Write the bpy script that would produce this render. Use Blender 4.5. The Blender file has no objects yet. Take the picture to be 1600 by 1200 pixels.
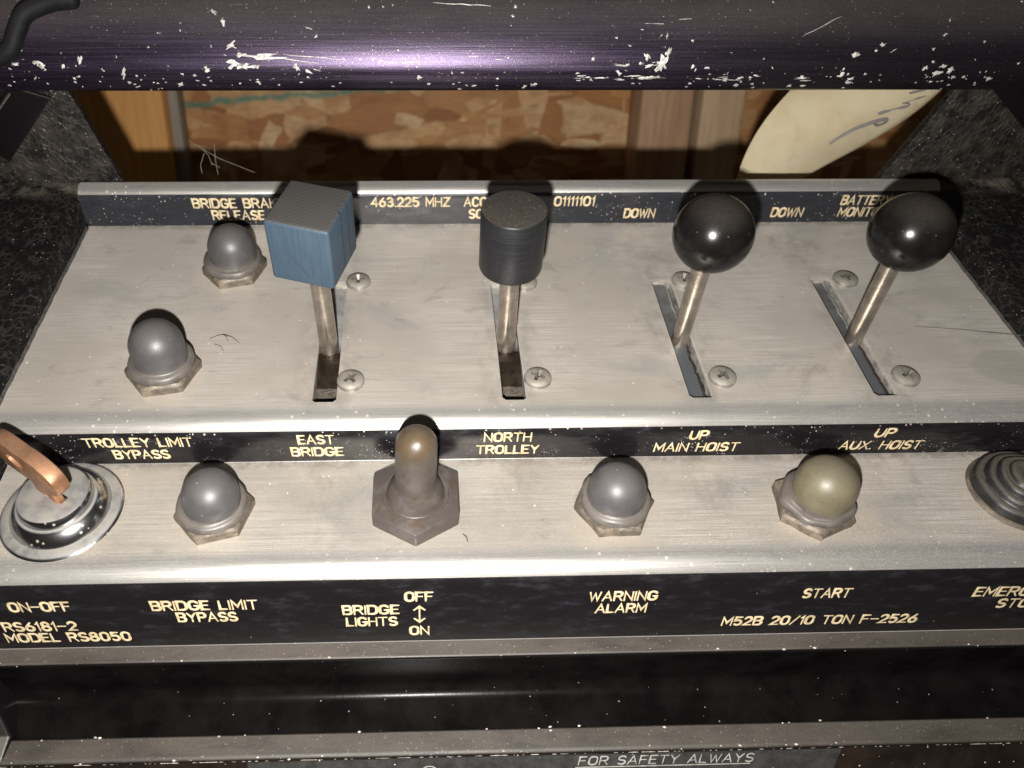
import bpy, bmesh, math, random
from mathutils import Vector, Matrix
from mathutils import noise as mnoise

S = 0.0125            # one panel unit in metres
R = math.radians
sc = bpy.context.scene
COL = sc.collection

# ------------------------------------------------------------------ camera
cam_x = Vector((0.99960, -0.01134, 0.02607))   # world X in camera (right, down, forward)
cam_y = Vector((-0.02617, -0.72525, 0.68799))
cam_z = Vector((0.01111, -0.68839, -0.72525))
right = Vector((cam_x[0], cam_y[0], cam_z[0])).normalized()
down = Vector((cam_x[1], cam_y[1], cam_z[1]))
down = (down - right * down.dot(right)).normalized()
fwd = right.cross(-down) * -1
CAM = Vector((0, 0, 12.079))
cd = bpy.data.cameras.new('camera')
cam = bpy.data.objects.new('camera', cd)
COL.objects.link(cam)
m = Matrix((right, -down, -fwd)).transposed().to_4x4()
m.translation = CAM * S
cam.matrix_world = m
cd.sensor_width = 36
cd.lens = 27.0
cd.shift_x = 106 / 1600
cd.clip_start = 0.002
cd.clip_end = 20
cd.dof.use_dof = True
cd.dof.focus_distance = 16.6 * S
cd.dof.aperture_fstop = 16
sc.camera = cam

# ------------------------------------------------------------------ light
w = bpy.data.worlds.new('World')
sc.world = w
w.use_nodes = True
bg = w.node_tree.nodes['Background']
bg.inputs[0].default_value = (1.0, 0.86, 0.72, 1)
bg.inputs[1].default_value = 0.032
ld = bpy.data.lights.new('flash', 'AREA')
ld.shape = 'DISK'
ld.size = 0.40 * S
ld.energy = 1.46
ld.color = (1.0, 0.968, 0.925)
flash = bpy.data.objects.new('flash', ld)
COL.objects.link(flash)
fm = m.copy()
fm.translation = (CAM + right * -0.5 + down * 1.78) * S
flash.matrix_world = fm
sc.view_settings.view_transform = 'Standard'
sc.view_settings.look = 'None'
sc.view_settings.exposure = 0
sc.view_settings.gamma = 1
sc.view_settings.use_curve_mapping = False


# ------------------------------------------------------------------ material helpers
class M:
    """small node builder; coordinates are object coordinates in panel units"""
    def __init__(s, name):
        s.mat = bpy.data.materials.new(name)
        s.mat.use_nodes = True
        s.t = s.mat.node_tree
        s.b = s.t.nodes['Principled BSDF']
        tc = s.n('ShaderNodeTexCoord')
        mp = s.n('ShaderNodeMapping')
        mp.inputs['Scale'].default_value = (1 / S,) * 3
        s.l(tc.outputs['Object'], mp.inputs[0])
        s.co = mp.outputs[0]

    def n(s, t, **kw):
        nd = s.t.nodes.new(t)
        for k, v in kw.items():
            setattr(nd, k, v)
        return nd

    def l(s, a, b):
        s.t.links.new(a, b)

    def set(s, sock, v):
        if hasattr(v, 'is_output'):
            s.l(v, sock)
        elif isinstance(v, (tuple, list)):
            sock.default_value = (*v, 1) if len(v) == 3 and len(sock.default_value) == 4 else v
        else:
            sock.default_value = v

    def p(s, **kw):
        names = dict(col='Base Color', rough='Roughness', metal='Metallic', normal='Normal', spec='Specular IOR Level', dr='Diffuse Roughness', sheenr='Sheen Roughness',
                     coat='Coat Weight', coatr='Coat Roughness', sheen='Sheen Weight', ani='Anisotropic', tint='Specular Tint')
        for k, v in kw.items():
            s.set(s.b.inputs[names[k]], v)

    def map(s, scale=(1, 1, 1), loc=(0, 0, 0), rot=(0, 0, 0), co=None):
        mp = s.n('ShaderNodeMapping')
        mp.inputs['Scale'].default_value = scale
        mp.inputs['Location'].default_value = loc
        mp.inputs['Rotation'].default_value = rot
        s.l(co or s.co, mp.inputs[0])
        return mp.outputs[0]

    def noise(s, scale=1., detail=4, rough=.55, co=None, dist=0., color=False):
        nd = s.n('ShaderNodeTexNoise')
        nd.inputs['Scale'].default_value = scale
        nd.inputs['Detail'].default_value = detail
        nd.inputs['Roughness'].default_value = rough
        nd.inputs['Distortion'].default_value = dist
        s.l(co or s.co, nd.inputs['Vector'])
        return nd.outputs['Color' if color else 'Fac']

    def vor(s, scale=1., feature='F1', co=None, rnd=1.):
        nd = s.n('ShaderNodeTexVoronoi', feature=feature)
        nd.inputs['Scale'].default_value = scale
        nd.inputs['Randomness'].default_value = rnd
        s.l(co or s.co, nd.inputs['Vector'])
        return nd

    def ramp(s, fac, a, b, c0=0., c1=1., interp='SMOOTHSTEP'):
        nd = s.n('ShaderNodeMapRange', interpolation_type=interp)
        nd.inputs['From Min'].default_value = a
        nd.inputs['From Max'].default_value = b
        nd.inputs['To Min'].default_value = c0
        nd.inputs['To Max'].default_value = c1
        s.l(fac, nd.inputs['Value'])
        return nd.outputs[0]

    def cramp(s, fac, stops):
        nd = s.n('ShaderNodeValToRGB')
        e = nd.color_ramp.elements
        while len(e) < len(stops):
            e.new(.5)
        for i, (p_, c) in enumerate(stops):
            e[i].position = p_
            e[i].color = (*c, 1)
        s.l(fac, nd.inputs[0])
        return nd.outputs[0]

    def mix(s, fac, a, b, mode='MIX'):
        nd = s.n('ShaderNodeMix', data_type='RGBA', blend_type=mode)
        s.set(nd.inputs[0], fac)
        s.set(nd.inputs[6], a)
        s.set(nd.inputs[7], b)
        return nd.outputs[2]

    def m(s, op, a, b=0.):
        nd = s.n('ShaderNodeMath', operation=op)
        s.set(nd.inputs[0], a)
        s.set(nd.inputs[1], b)
        return nd.outputs[0]

    def up(s, a=.3, b=.95):
        g = s.n('ShaderNodeNewGeometry')
        x = s.n('ShaderNodeSeparateXYZ')
        s.l(g.outputs['Normal'], x.inputs[0])
        return s.ramp(x.outputs[2], a, b)

    def xyz(s, co=None):
        x = s.n('ShaderNodeSeparateXYZ')
        s.l(co or s.co, x.inputs[0])
        return x.outputs

    def bump(s, h, strength=.3, dist=.02, prev=None):
        nd = s.n('ShaderNodeBump')
        nd.inputs['Strength'].default_value = strength
        nd.inputs['Distance'].default_value = dist * S
        s.l(h, nd.inputs['Height'])
        if prev:
            s.l(prev, nd.inputs['Normal'])
        return nd.outputs[0]

    def specks(s, scale=9., size=.16, keep=.75, co=None):
        """sparse dust grains: 1 on a grain"""
        v = s.vor(scale, co=co)
        c = s.n('ShaderNodeSeparateColor')
        s.l(v.outputs['Color'], c.inputs[0])
        sz = s.m('MULTIPLY', c.outputs[1], size)
        on = s.m('LESS_THAN', v.outputs['Distance'], sz)
        k = s.m('GREATER_THAN', c.outputs[0], keep)
        return s.m('MULTIPLY', on, k)


def mat_steel():
    k = M('brushed steel')
    br = k.noise(1, 5, .7, k.map((.55, 46, 46)))
    br2 = k.noise(1, 3, .6, k.map((2.2, 17, 17), (3, 1, 0)))
    patch = k.noise(.32, 4, .6, k.map((.8, 1, 1), (1.3, 4.2, 0)))
    where = k.ramp(patch, .36, .63, .10, .95)            # how clean (brushing shows)
    lines = k.m('MULTIPLY', k.ramp(br, .36, .66), where)
    base = k.mix(lines, (.335, .305, .267), (.485, .455, .412))
    base = k.mix(k.ramp(br2, .55, .8, 0, .22), base, (.30, .26, .215))
    # grey smears and wiped patches
    sm = k.noise(.55, 5, .62, k.map((.8, 1.3, 1), (7.7, 2.1, 0)), .6)
    base = k.mix(k.ramp(sm, .53, .68, 0, .55), base, (.27, .265, .25))
    sm2 = k.noise(.9, 6, .68, k.map((1, 1.4, 1), (17.7, -2.1, 0)), .9)
    base = k.mix(k.ramp(sm2, .56, .72, 0, .50), base, (.20, .18, .155))
    # rounded stain by the right rear
    X = k.xyz(k.map((1, 1, 1), (-13.15, -11.75, 0)))
    r2 = k.m('ADD', k.m('POWER', X[0], 2.), k.m('MULTIPLY', k.m('POWER', X[1], 2.), 2.2))
    wob = k.m('ADD', r2, k.m('MULTIPLY', k.noise(.9, 2), .7))
    base = k.mix(k.ramp(wob, .95, 1.25, .42, 0), base, (.23, .22, .195))
    for hx, hy, hr in ((-4.71, 15.4, .8), (-5.68, 11.8, .9), (-4.27, 8.85, .9), (3.85, 8.75, 1.0), (7.98, 8.62, 1.1), (12.42, 9.05, 1.15), (-7.37, 9.0, 1.35)):
        dd = k.n('ShaderNodeVectorMath', operation='DISTANCE')
        k.l(k.map((1, 1, 0)), dd.inputs[0])
        dd.inputs[1].default_value = (hx, hy, 0)
        base = k.mix(k.m('MULTIPLY', k.ramp(dd.outputs['Value'], hr + .28, hr - .1), k.ramp(k.noise(1.6, 4), .3, .6, .1, .5)), base, (.43, .375, .30))
    dust = k.noise(42, 3, .6)
    base = k.mix(k.ramp(dust, .52, .78, 0, .30), base, (.58, .53, .45))
    grains = k.m('MAXIMUM', k.specks(7, .11, .72), k.specks(3.1, .075, .80))
    # more grit on the rounded edges
    y = k.xyz()[1]
    edge = k.m('MAXIMUM', k.ramp(y, 8.15, 7.85, 0, 1), k.m('MULTIPLY', k.ramp(y, 10.95, 10.65, 0, 1), k.ramp(y, 10.2, 10.29)))
    edge = k.m('MAXIMUM', edge, k.ramp(y, 17.405, 17.43))
    crn = k.m('MAXIMUM', k.m('MULTIPLY', k.ramp(y, 17.12, 17.40), k.ramp(y, 17.43, 17.415)), k.m('MULTIPLY', k.ramp(y, 9.95, 10.24), k.ramp(y, 10.285, 10.27)))
    base = k.mix(k.m('MULTIPLY', crn, k.ramp(k.noise(3.2, 5, .7), .36, .62, 0, .7)), base, (.17, .145, .115))
    for sx in (-2.13, 1.93, 5.955, 9.985):
        q = k.map((1, .145, 0), (-sx, -.145 * 12.95, 0))
        dd = k.n('ShaderNodeVectorMath', operation='LENGTH')
        k.l(q, dd.inputs[0])
        base = k.mix(k.m('MULTIPLY', k.ramp(dd.outputs['Value'], .95, .35), k.ramp(k.noise(1.3, 5, .7, k.map((1.6, 1, 1), (sx, 0, 0))), .40, .66, 0, .55)), base, (.215, .195, .17))
    scr = k.noise(1, 3, .8, k.map((.8, 26, 1), (0, 0, 0), (0, 0, .06)))
    base = k.mix(k.m('MULTIPLY', k.ramp(scr, .68, .72, 0, .6), k.ramp(k.noise(.5, 3), .45, .6)), base, (.66, .62, .56))
    base = k.mix(k.m('MULTIPLY', edge, .6), base, (.50, .49, .47))
    eg = k.m('MULTIPLY', k.specks(8.5, .30, .55), k.m('MULTIPLY', edge, k.ramp(k.noise(.5, 3), .4, .6)))
    scuff = k.m('MULTIPLY', edge, k.ramp(k.noise(1, 5, .7, k.map((1.2, 5, 5))), .55, .72, 0, .35))
    base = k.mix(scuff, base, (.26, .27, .28))
    base = k.mix(k.m('MAXIMUM', grains, eg), base, (.80, .76, .68))
    met = k.m('SUBTRACT', .50, k.m('MULTIPLY', k.ramp(dust, .45, .8), .25))
    met = k.m('ADD', met, k.m('MULTIPLY', edge, .26))
    k.p(dr=1.0, sheen=.10, sheenr=.5, col=base, metal=met, rough=k.ramp(br, .2, .8, .36, .48),
        normal=k.bump(br, .12, .03, k.bump(k.noise(60, 2), .08, .02)))
    return k.mat


def mat_black_strip():
    k = M('black engraved strip')
    X = k.xyz()
    v = k.noise(1.1, 4, .6)
    haze = k.noise(2.2, 5, .7, k.map((.7, 1, 2)))
    rear = k.ramp(X[1], 8.5, 10.0)                    # the two rear strips hold more dust
    col = k.mix(k.ramp(haze, .5, .78, 0, .55), k.mix(k.ramp(X[1], 14, 16), (.0075, .0065, .0075), (.020, .021, .026)), (.032, .033, .040))
    g = k.m('MAXIMUM', k.m('MULTIPLY', k.specks(9, .26, .55), k.m('MULTIPLY', rear, k.ramp(v, .35, .62))), k.specks(5, .06, .90))
    g2 = k.m('MULTIPLY', k.specks(19, .32, .5), k.m('MULTIPLY', rear, k.ramp(k.noise(1.6, 3), .5, .66)))
    col = k.mix(k.m('MULTIPLY', k.m('MAXIMUM', g, g2), .75), col, (.52, .49, .43))
    k.p(col=col, rough=k.ramp(haze, .3, .7, .22, .42), spec=.5, normal=k.bump(k.noise(25, 3), .06, .02))
    return k.mat


def mat_gold():
    k = M('gold filled engraving')
    n = k.noise(7, 3, .6)
    k.p(col=k.mix(k.ramp(n, .35, .7), (.66, .54, .34), (.44, .345, .20)), rough=.55, spec=.3)
    return k.mat


def mat_crackle():
    k = M('black crackle paint')
    co = k.map((1.0, .72, .72))
    wob = k.n('ShaderNodeVectorMath', operation='ADD')
    sc_ = k.n('ShaderNodeVectorMath', operation='SCALE')
    sc_.inputs['Scale'].default_value = .06
    k.l(k.noise(4, 2, .5, co, color=True), sc_.inputs[0])
    k.l(co, wob.inputs[0])
    k.l(sc_.outputs[0], wob.inputs[1])
    v = k.vor(6.5, 'DISTANCE_TO_EDGE', wob.outputs[0])
    ridge = k.ramp(v.outputs['Distance'], .02, .20, 1, 0)
    brk = k.ramp(k.noise(3, 3, .6), .36, .62)
    ridge = k.m('MULTIPLY', ridge, brk)
    fine = k.noise(26, 4, .7)
    dust = k.m('MULTIPLY', ridge, k.ramp(fine, .3, .6))
    col = k.mix(k.m('MULTIPLY', dust, .8), (.0042, .004, .0042), (.032, .029, .026))
    big = k.noise(.8, 4, .6)
    col = k.mix(k.ramp(big, .48, .72, 0, .35), col, (.013, .0115, .010))
    # dust lying in the corner under the upright ears
    y = k.xyz()[1]
    corner = k.m('MULTIPLY', k.ramp(y, 17.2, 17.75), k.ramp(y, 18.05, 17.9))
    col = k.mix(k.m('MULTIPLY', corner, k.ramp(k.noise(2.4, 5, .7), .36, .66, .0, .85)), col, (.115, .098, .078))
    col = k.mix(k.specks(13, .22, .80), col, (.22, .20, .17))
    k.p(col=col, rough=.48, spec=.27, normal=k.bump(k.m('ADD', ridge, k.m('MULTIPLY', fine, .35)), .42, .05))
    return k.mat


def mat_case_plain():
    k = M('dusty black case')
    fine = k.noise(30, 4, .7)
    big = k.noise(.7, 5, .65, k.map((.6, 1.6, 1.6)))
    up = k.up(.55, .95)
    dm = k.m('MULTIPLY', up, k.ramp(big, .25, .62, .55, 1))
    dm = k.m('MULTIPLY', dm, k.ramp(fine, .25, .6, .7, 1))
    col = k.mix(dm, (.0055, .005, .0052), (.066, .056, .046))
    sm = k.noise(1.2, 5, .7, k.map((.5, 1.6, 1.6), (4, 0, 0)), .5)
    col = k.mix(k.m('MULTIPLY', k.ramp(sm, .57, .7), k.m('MULTIPLY', up, .6)), col, (.022, .02, .02))
    col = k.mix(k.specks(10, .11, .86), col, (.22, .20, .17))
    col = k.mix(k.m('MULTIPLY', k.specks(17, .28, .66), up), col, (.155, .135, .11))
    k.p(col=col, rough=k.m('ADD', k.m('MULTIPLY', dm, .45), .2), spec=.5, normal=k.bump(fine, .12, .03))
    return k.mat


def mat_bar():
    k = M('worn purple anodised tube')
    X = k.xyz()
    br = k.noise(1, 5, .7, k.map((.35, 30, 30)))
    big = k.noise(.45, 5, .62, k.map((.7, 1.5, 1.5), (2, 0, 5)))
    fine = k.noise(34, 4, .72)
    up = k.up(.42, .80)
    dm = k.m('MULTIPLY', up, k.ramp(big, .2, .6, .7, 1.))
    dm = k.m('MULTIPLY', dm, k.ramp(fine, .25, .62, .65, 1.))
    wiped = k.ramp(k.noise(.5, 4, .6, k.map((.22, 1.6, 1.6), (.4, 3.3, 1.1)), .3), .60, .68, 1, .25)
    dm = k.m('MULTIPLY', dm, wiped)
    base = k.mix(k.ramp(br, .3, .72), (.022, .016, .028), (.056, .040, .073))
    base = k.mix(k.ramp(X[0], 4.5, 8.5, 0, .75), base, (.035, .031, .036))
    base = k.mix(dm, base, (.047, .038, .037))
    scr = k.noise(1, 4, .75, k.map((1.4, 22, 22), (0, 0, 0), (0, 0, .05)))
    base = k.mix(k.m('MULTIPLY', k.ramp(scr, .66, .74, 0, .6), k.ramp(big, .42, .56)), base, (.42, .38, .36))
    base = k.mix(k.m('MULTIPLY', k.specks(14, .26, .80), .8), base, (.22, .195, .165))
    base = k.mix(k.m('MULTIPLY', k.specks(30, .36, .55), .7), base, (.12, .105, .088))
    k.p(col=base, metal=k.m('SUBTRACT', .80, k.m('MULTIPLY', dm, .72)), rough=k.m('ADD', k.m('MULTIPLY', dm, .35), k.ramp(br, .2, .8, .27, .40)),
        normal=k.bump(br, .10, .03, k.bump(fine, .10, .03)))
    return k.mat


def mat_simple(name, col, rough=.5, metal=0., spec=.5, var=.25, scale=6., dustc=None, dust=0., bump=.05, up=(.3, .95), specks=0.):
    k = M(name)
    n = k.noise(scale, 4, .62)
    dark = tuple(c * (1 - var) for c in col)
    lite = tuple(min(1, c * (1 + var)) for c in col)
    c = k.mix(k.ramp(n, .3, .7), dark, lite)
    fine = k.noise(scale * 7, 3, .7)
    rg = rough
    if dustc:
        dm = k.m('MULTIPLY', k.up(*up), k.ramp(fine, .2, .65, .55 * dust, dust))
        c = k.mix(dm, c, dustc)
        rg = k.m('ADD', k.m('MULTIPLY', dm, .4), rough)
    if specks:
        c = k.mix(k.specks(13, .24, 1 - specks), c, dustc or (.5, .47, .42))
    k.p(col=c, rough=rg, metal=metal, spec=spec, normal=k.bump(fine, bump, .03))
    return k.mat


def mat_dome(name, col, dirt, amt):
    k = M(name)
    n = k.noise(3, 5, .6)
    fine = k.noise(40, 3, .7)
    z = k.xyz()[2]
    c = k.mix(k.ramp(n, .3, .7), tuple(x * .85 for x in col), tuple(x * 1.12 for x in col))
    c = k.mix(k.m('MULTIPLY', k.up(.55, .95), k.ramp(fine, .2, .7, amt * .6, amt)), c, dirt)
    c = k.mix(k.m('MULTIPLY', k.ramp(z, .6, .42), k.ramp(n, .38, .6, .15, .75)), c, (.115, .098, .082))
    c = k.mix(k.specks(11, .13, .75), c, (.26, .32, .28))
    k.p(col=c, rough=k.ramp(fine, .3, .7, .40, .52), spec=.55, normal=k.bump(fine, .06, .03))
    return k.mat


def mat_toggle():
    k = M('brown stained grey rubber')
    n = k.noise(2.2, 5, .65, dist=.5)
    fine = k.noise(30, 3, .7)
    c = k.mix(k.ramp(n, .34, .56), (.082, .071, .064), (.058, .049, .043))
    c = k.mix(k.ramp(k.noise(3.1, 4, .6, k.map((1, 1, 1), (3, 2, 1)), .4), .55, .70, 0, .8), c, (.060, .032, .012))
    z = k.xyz()[2]
    c = k.mix(k.m('MULTIPLY', k.ramp(z, 1.5, 2.3), k.ramp(n, .3, .6, .4, .9)), c, (.066, .044, .022))
    v = k.vor(4.5, 'DISTANCE_TO_EDGE', k.map((1, 1, 1), (0, 0, 0)))
    ck = k.m('MULTIPLY', k.ramp(v.outputs['Distance'], .0, .025, 1, 0), k.ramp(k.noise(1.5, 2), .45, .55))
    c = k.mix(k.m('MULTIPLY', ck, .7), c, (.045, .03, .02))
    k.p(col=c, rough=k.ramp(fine, .3, .7, .30, .44), spec=.5, normal=k.bump(k.m('SUBTRACT', fine, ck), .12, .04))
    return k.mat


def mat_nut():
    k = M('dirty nickel nut')
    n = k.noise(3.2, 5, .65)
    fine = k.noise(22, 4, .7)
    c = k.mix(k.ramp(n, .34, .60), (.20, .162, .12), (.09, .075, .06))
    c = k.mix(k.ramp(fine, .55, .75, 0, .5), c, (.32, .27, .21))
    k.p(col=c, rough=.48, metal=.3, normal=k.bump(k.m('ADD', fine, n), .25, .05))
    return k.mat


def mat_blue():
    k = M('worn blue painted block')
    X = k.xyz()
    br = k.noise(1, 5, .7, k.map((34, 34, 1.2)))
    n = k.noise(1.8, 4, .6)
    fine = k.noise(30, 4, .7)
    c = k.mix(k.ramp(br, .3, .7), (.030, .050, .073), (.044, .071, .100))
    c = k.mix(k.ramp(n, .5, .72, 0, .5), c, (.046, .072, .100))
    saw = k.n('ShaderNodeTexWave', wave_type='BANDS')
    saw.inputs['Scale'].default_value = 3.2
    saw.inputs['Distortion'].default_value = .6
    k.l(k.map((1, 1, 1), (0, 0, 0), (0, 0, .75)), saw.inputs['Vector'])
    g = k.n('ShaderNodeNewGeometry')
    nx = k.n('ShaderNodeSeparateXYZ')
    k.l(g.outputs['Normal'], nx.inputs[0])
    up = k.ramp(nx.outputs[2], .5, .8)
    top = k.mix(k.m('MULTIPLY', saw.outputs['Fac'], .55), (.056, .054, .050), (.047, .046, .044))
    top = k.mix(k.ramp(n, .42, .7, 0, .5), top, (.062, .058, .052))
    c = k.mix(up, c, top)
    # the long pencil stroke on the front, two saw kerfs on the right side
    d = k.m('ABSOLUTE', k.m('SUBTRACT', X[2], k.m('ADD', k.m('MULTIPLY', X[0], -1.40), -.28)))
    stroke = k.m('MULTIPLY', k.ramp(d, .03, .10, 1, 0), k.m('MULTIPLY', k.ramp(X[0], -.30, -.22), k.ramp(X[0], .22, .16)))
    fr = k.ramp(X[1], -.62, -.68)
    c = k.mix(k.m('MULTIPLY', k.m('MULTIPLY', stroke, fr), .75), c, (.035, .05, .075))
    k.p(col=c, rough=.5, spec=.4, normal=k.bump(k.m('ADD', br, k.m('MULTIPLY', k.m('MULTIPLY', saw.outputs['Fac'], up), .35)), .20, .03))
    return k.mat


def mat_cyl():
    k = M('turned black plastic')
    rings = k.noise(1, 4, .75, k.map((.9, .9, 42)))
    scuff = k.noise(1, 4, .7, k.map((7, 7, .8)))
    fine = k.noise(24, 4, .75)
    c = k.mix(k.ramp(rings, .4, .72), (.0095, .0097, .0110), (.0145, .0146, .0165))
    c = k.mix(k.ramp(scuff, .55, .75, 0, .5), c, (.026, .026, .029))
    up = k.up(.6, .9)
    c = k.mix(k.m('MULTIPLY', up, k.ramp(fine, .30, .62, .45, 1.)), c, (.052, .045, .038))
    c = k.mix(k.m('MULTIPLY', k.specks(15, .34, .62), up), c, (.11, .098, .084))
    k.p(col=c, rough=k.ramp(rings, .3, .7, .30, .46), spec=.5, normal=k.bump(k.m('ADD', rings, k.m('MULTIPLY', fine, k.m('MULTIPLY', up, 2.))), .16, .03))
    return k.mat


def mat_osb():
    k = M('oriented strand board')
    co = k.map((1, 1, 1))
    wob = k.n('ShaderNodeVectorMath', operation='ADD')
    sc_ = k.n('ShaderNodeVectorMath', operation='SCALE')
    sc_.inputs['Scale'].default_value = .28
    k.l(k.noise(.8, 3, .6, co, color=True), sc_.inputs[0])
    k.l(co, wob.inputs[0])
    k.l(sc_.outputs[0], wob.inputs[1])
    cols = []
    A = k.vor(.26, co=k.map((1, 2.3, 1), (0, 0, 0), (0, 0, .25), wob.outputs[0]))
    B = k.vor(.30, co=k.map((2.4, 1, 1), (5, 3, 0), (0, 0, .6), wob.outputs[0]))
    stops = [(0, (.19, .070, .020)), (.25, (.36, .155, .050)), (.5, (.52, .28, .11)), (.72, (.64, .41, .20)), (1, (.72, .53, .31))]
    C_ = k.vor(.62, co=k.map((1.0, 3.2, 1), (2, 9, 0), (0, 0, -.5), wob.outputs[0]))
    for v in (A, B, C_):
        sp = k.n('ShaderNodeSeparateColor')
        k.l(v.outputs['Color'], sp.inputs[0])
        cols.append((k.cramp(sp.outputs[0], stops), sp.outputs[1]))
    pick = k.m('GREATER_THAN', cols[1][1], .62)
    c = k.mix(pick, cols[0][0], cols[1][0])
    c = k.mix(k.m('GREATER_THAN', cols[2][1], .70), c, cols[2][0])
    ed = k.m('MINIMUM', k.ramp(k.vor(.26, 'DISTANCE_TO_EDGE', k.map((1, 2.3, 1), (0, 0, 0), (0, 0, .25), wob.outputs[0])).outputs['Distance'], 0, .07), 1.)
    c = k.mix(k.m('MULTIPLY', k.m('SUBTRACT', 1., ed), k.ramp(k.noise(.9, 3), .5, .6, 0, .6)), c, (.15, .065, .025))
    c = k.mix(k.ramp(k.noise(.7, 4, .6), .4, .7, 0, .55), c, (.27, .115, .04))
    grain = k.noise(1, 4, .7, k.map((1.2, 9, 1), (0, 0, 0), (0, 0, .3)))
    c = k.mix(k.ramp(grain, .35, .75, 0, .45), c, (.17, .08, .03))
    c = k.mix(.20, c, (.50, .22, .065))
    fib = k.noise(1, 5, .75, k.map((2.5, 26, 1), (0, 0, 0), (0, 0, .25)))
    c = k.mix(k.ramp(fib, .52, .75, 0, .45), c, (.16, .065, .022))
    X = k.xyz()
    n = k.noise(.8, 4, .6)
    # the faint green sprayed line
    line = k.m('ABSOLUTE', k.m('SUBTRACT', X[1], k.m('ADD', k.m('MULTIPLY', X[0], .073), k.m('ADD', k.m('MULTIPLY', k.m('SUBTRACT', n, .5), .8), 2.68))))
    c = k.mix(k.m('MULTIPLY', k.ramp(line, .03, .26, 1, 0), k.ramp(k.noise(2.2, 4, .7), .3, .56, .25, .85)), c, (.045, .20, .155))
    k.p(col=c, rough=.6, spec=.3, normal=k.bump(grain, .2, .1))
    return k.mat


def mat_wood(name, a, b):
    k = M(name)
    g = k.noise(1, 5, .65, k.map((4.5, .18, .6)), 0.3)
    c = k.mix(k.ramp(g, .3, .7), a, b)
    f = k.noise(1, 3, .6, k.map((22, .7, 3)))
    c = k.mix(k.ramp(f, .5, .8, 0, .3), c, tuple(x * .5 for x in a))
    k.p(col=c, rough=.6, spec=.3, normal=k.bump(f, .15, .05))
    return k.mat


def mat_paper():
    k = M('cream card')
    n = k.noise(1.1, 4, .6)
    f = k.noise(40, 3, .6)
    c = k.mix(k.ramp(n, .35, .7), (.84, .75, .53), (.78, .67, .44))
    c = k.mix(k.ramp(k.noise(.6, 5, .7, None, .5), .54, .72, 0, .5), c, (.60, .49, .30))
    k.p(col=c, rough=.75, spec=.2, normal=k.bump(f, .06, .03))
    return k.mat


def mat_chrome():
    k = M('worn chrome')
    n = k.noise(2.4, 5, .65)
    f = k.noise(22, 4, .7)
    up = k.up(.82, .98)
    dust = k.m('MULTIPLY', up, k.ramp(n, .3, .62, .45, .95))
    dust = k.m('MAXIMUM', dust, k.specks(9, .28, .6))
    c = k.mix(dust, (.50, .50, .52), (.33, .31, .27))
    k.p(col=c, metal=k.m('SUBTRACT', 1., k.m('MULTIPLY', dust, .6)), rough=k.m('ADD', k.m('MULTIPLY', dust, .35), .20), normal=k.bump(f, .05, .02))
    return k.mat


def mat_slot(name, a, b, metal, yr):
    k = M(name)
    n = k.noise(2.5, 5, .65)
    f = k.noise(15, 4, .75)
    y = k.xyz()[1]
    c = k.mix(k.ramp(n, .3, .7), a, tuple(x * .6 for x in a))
    c = k.mix(k.m('MULTIPLY', k.ramp(y, yr, yr - .5), k.ramp(f, .2, .5, .6, 1)), c, b)
    c = k.mix(k.ramp(f, .60, .72, 0, .6), c, (.115, .07, .03))
    k.p(col=c, metal=metal, rough=.5, normal=k.bump(f, .3, .05))
    return k.mat


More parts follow.
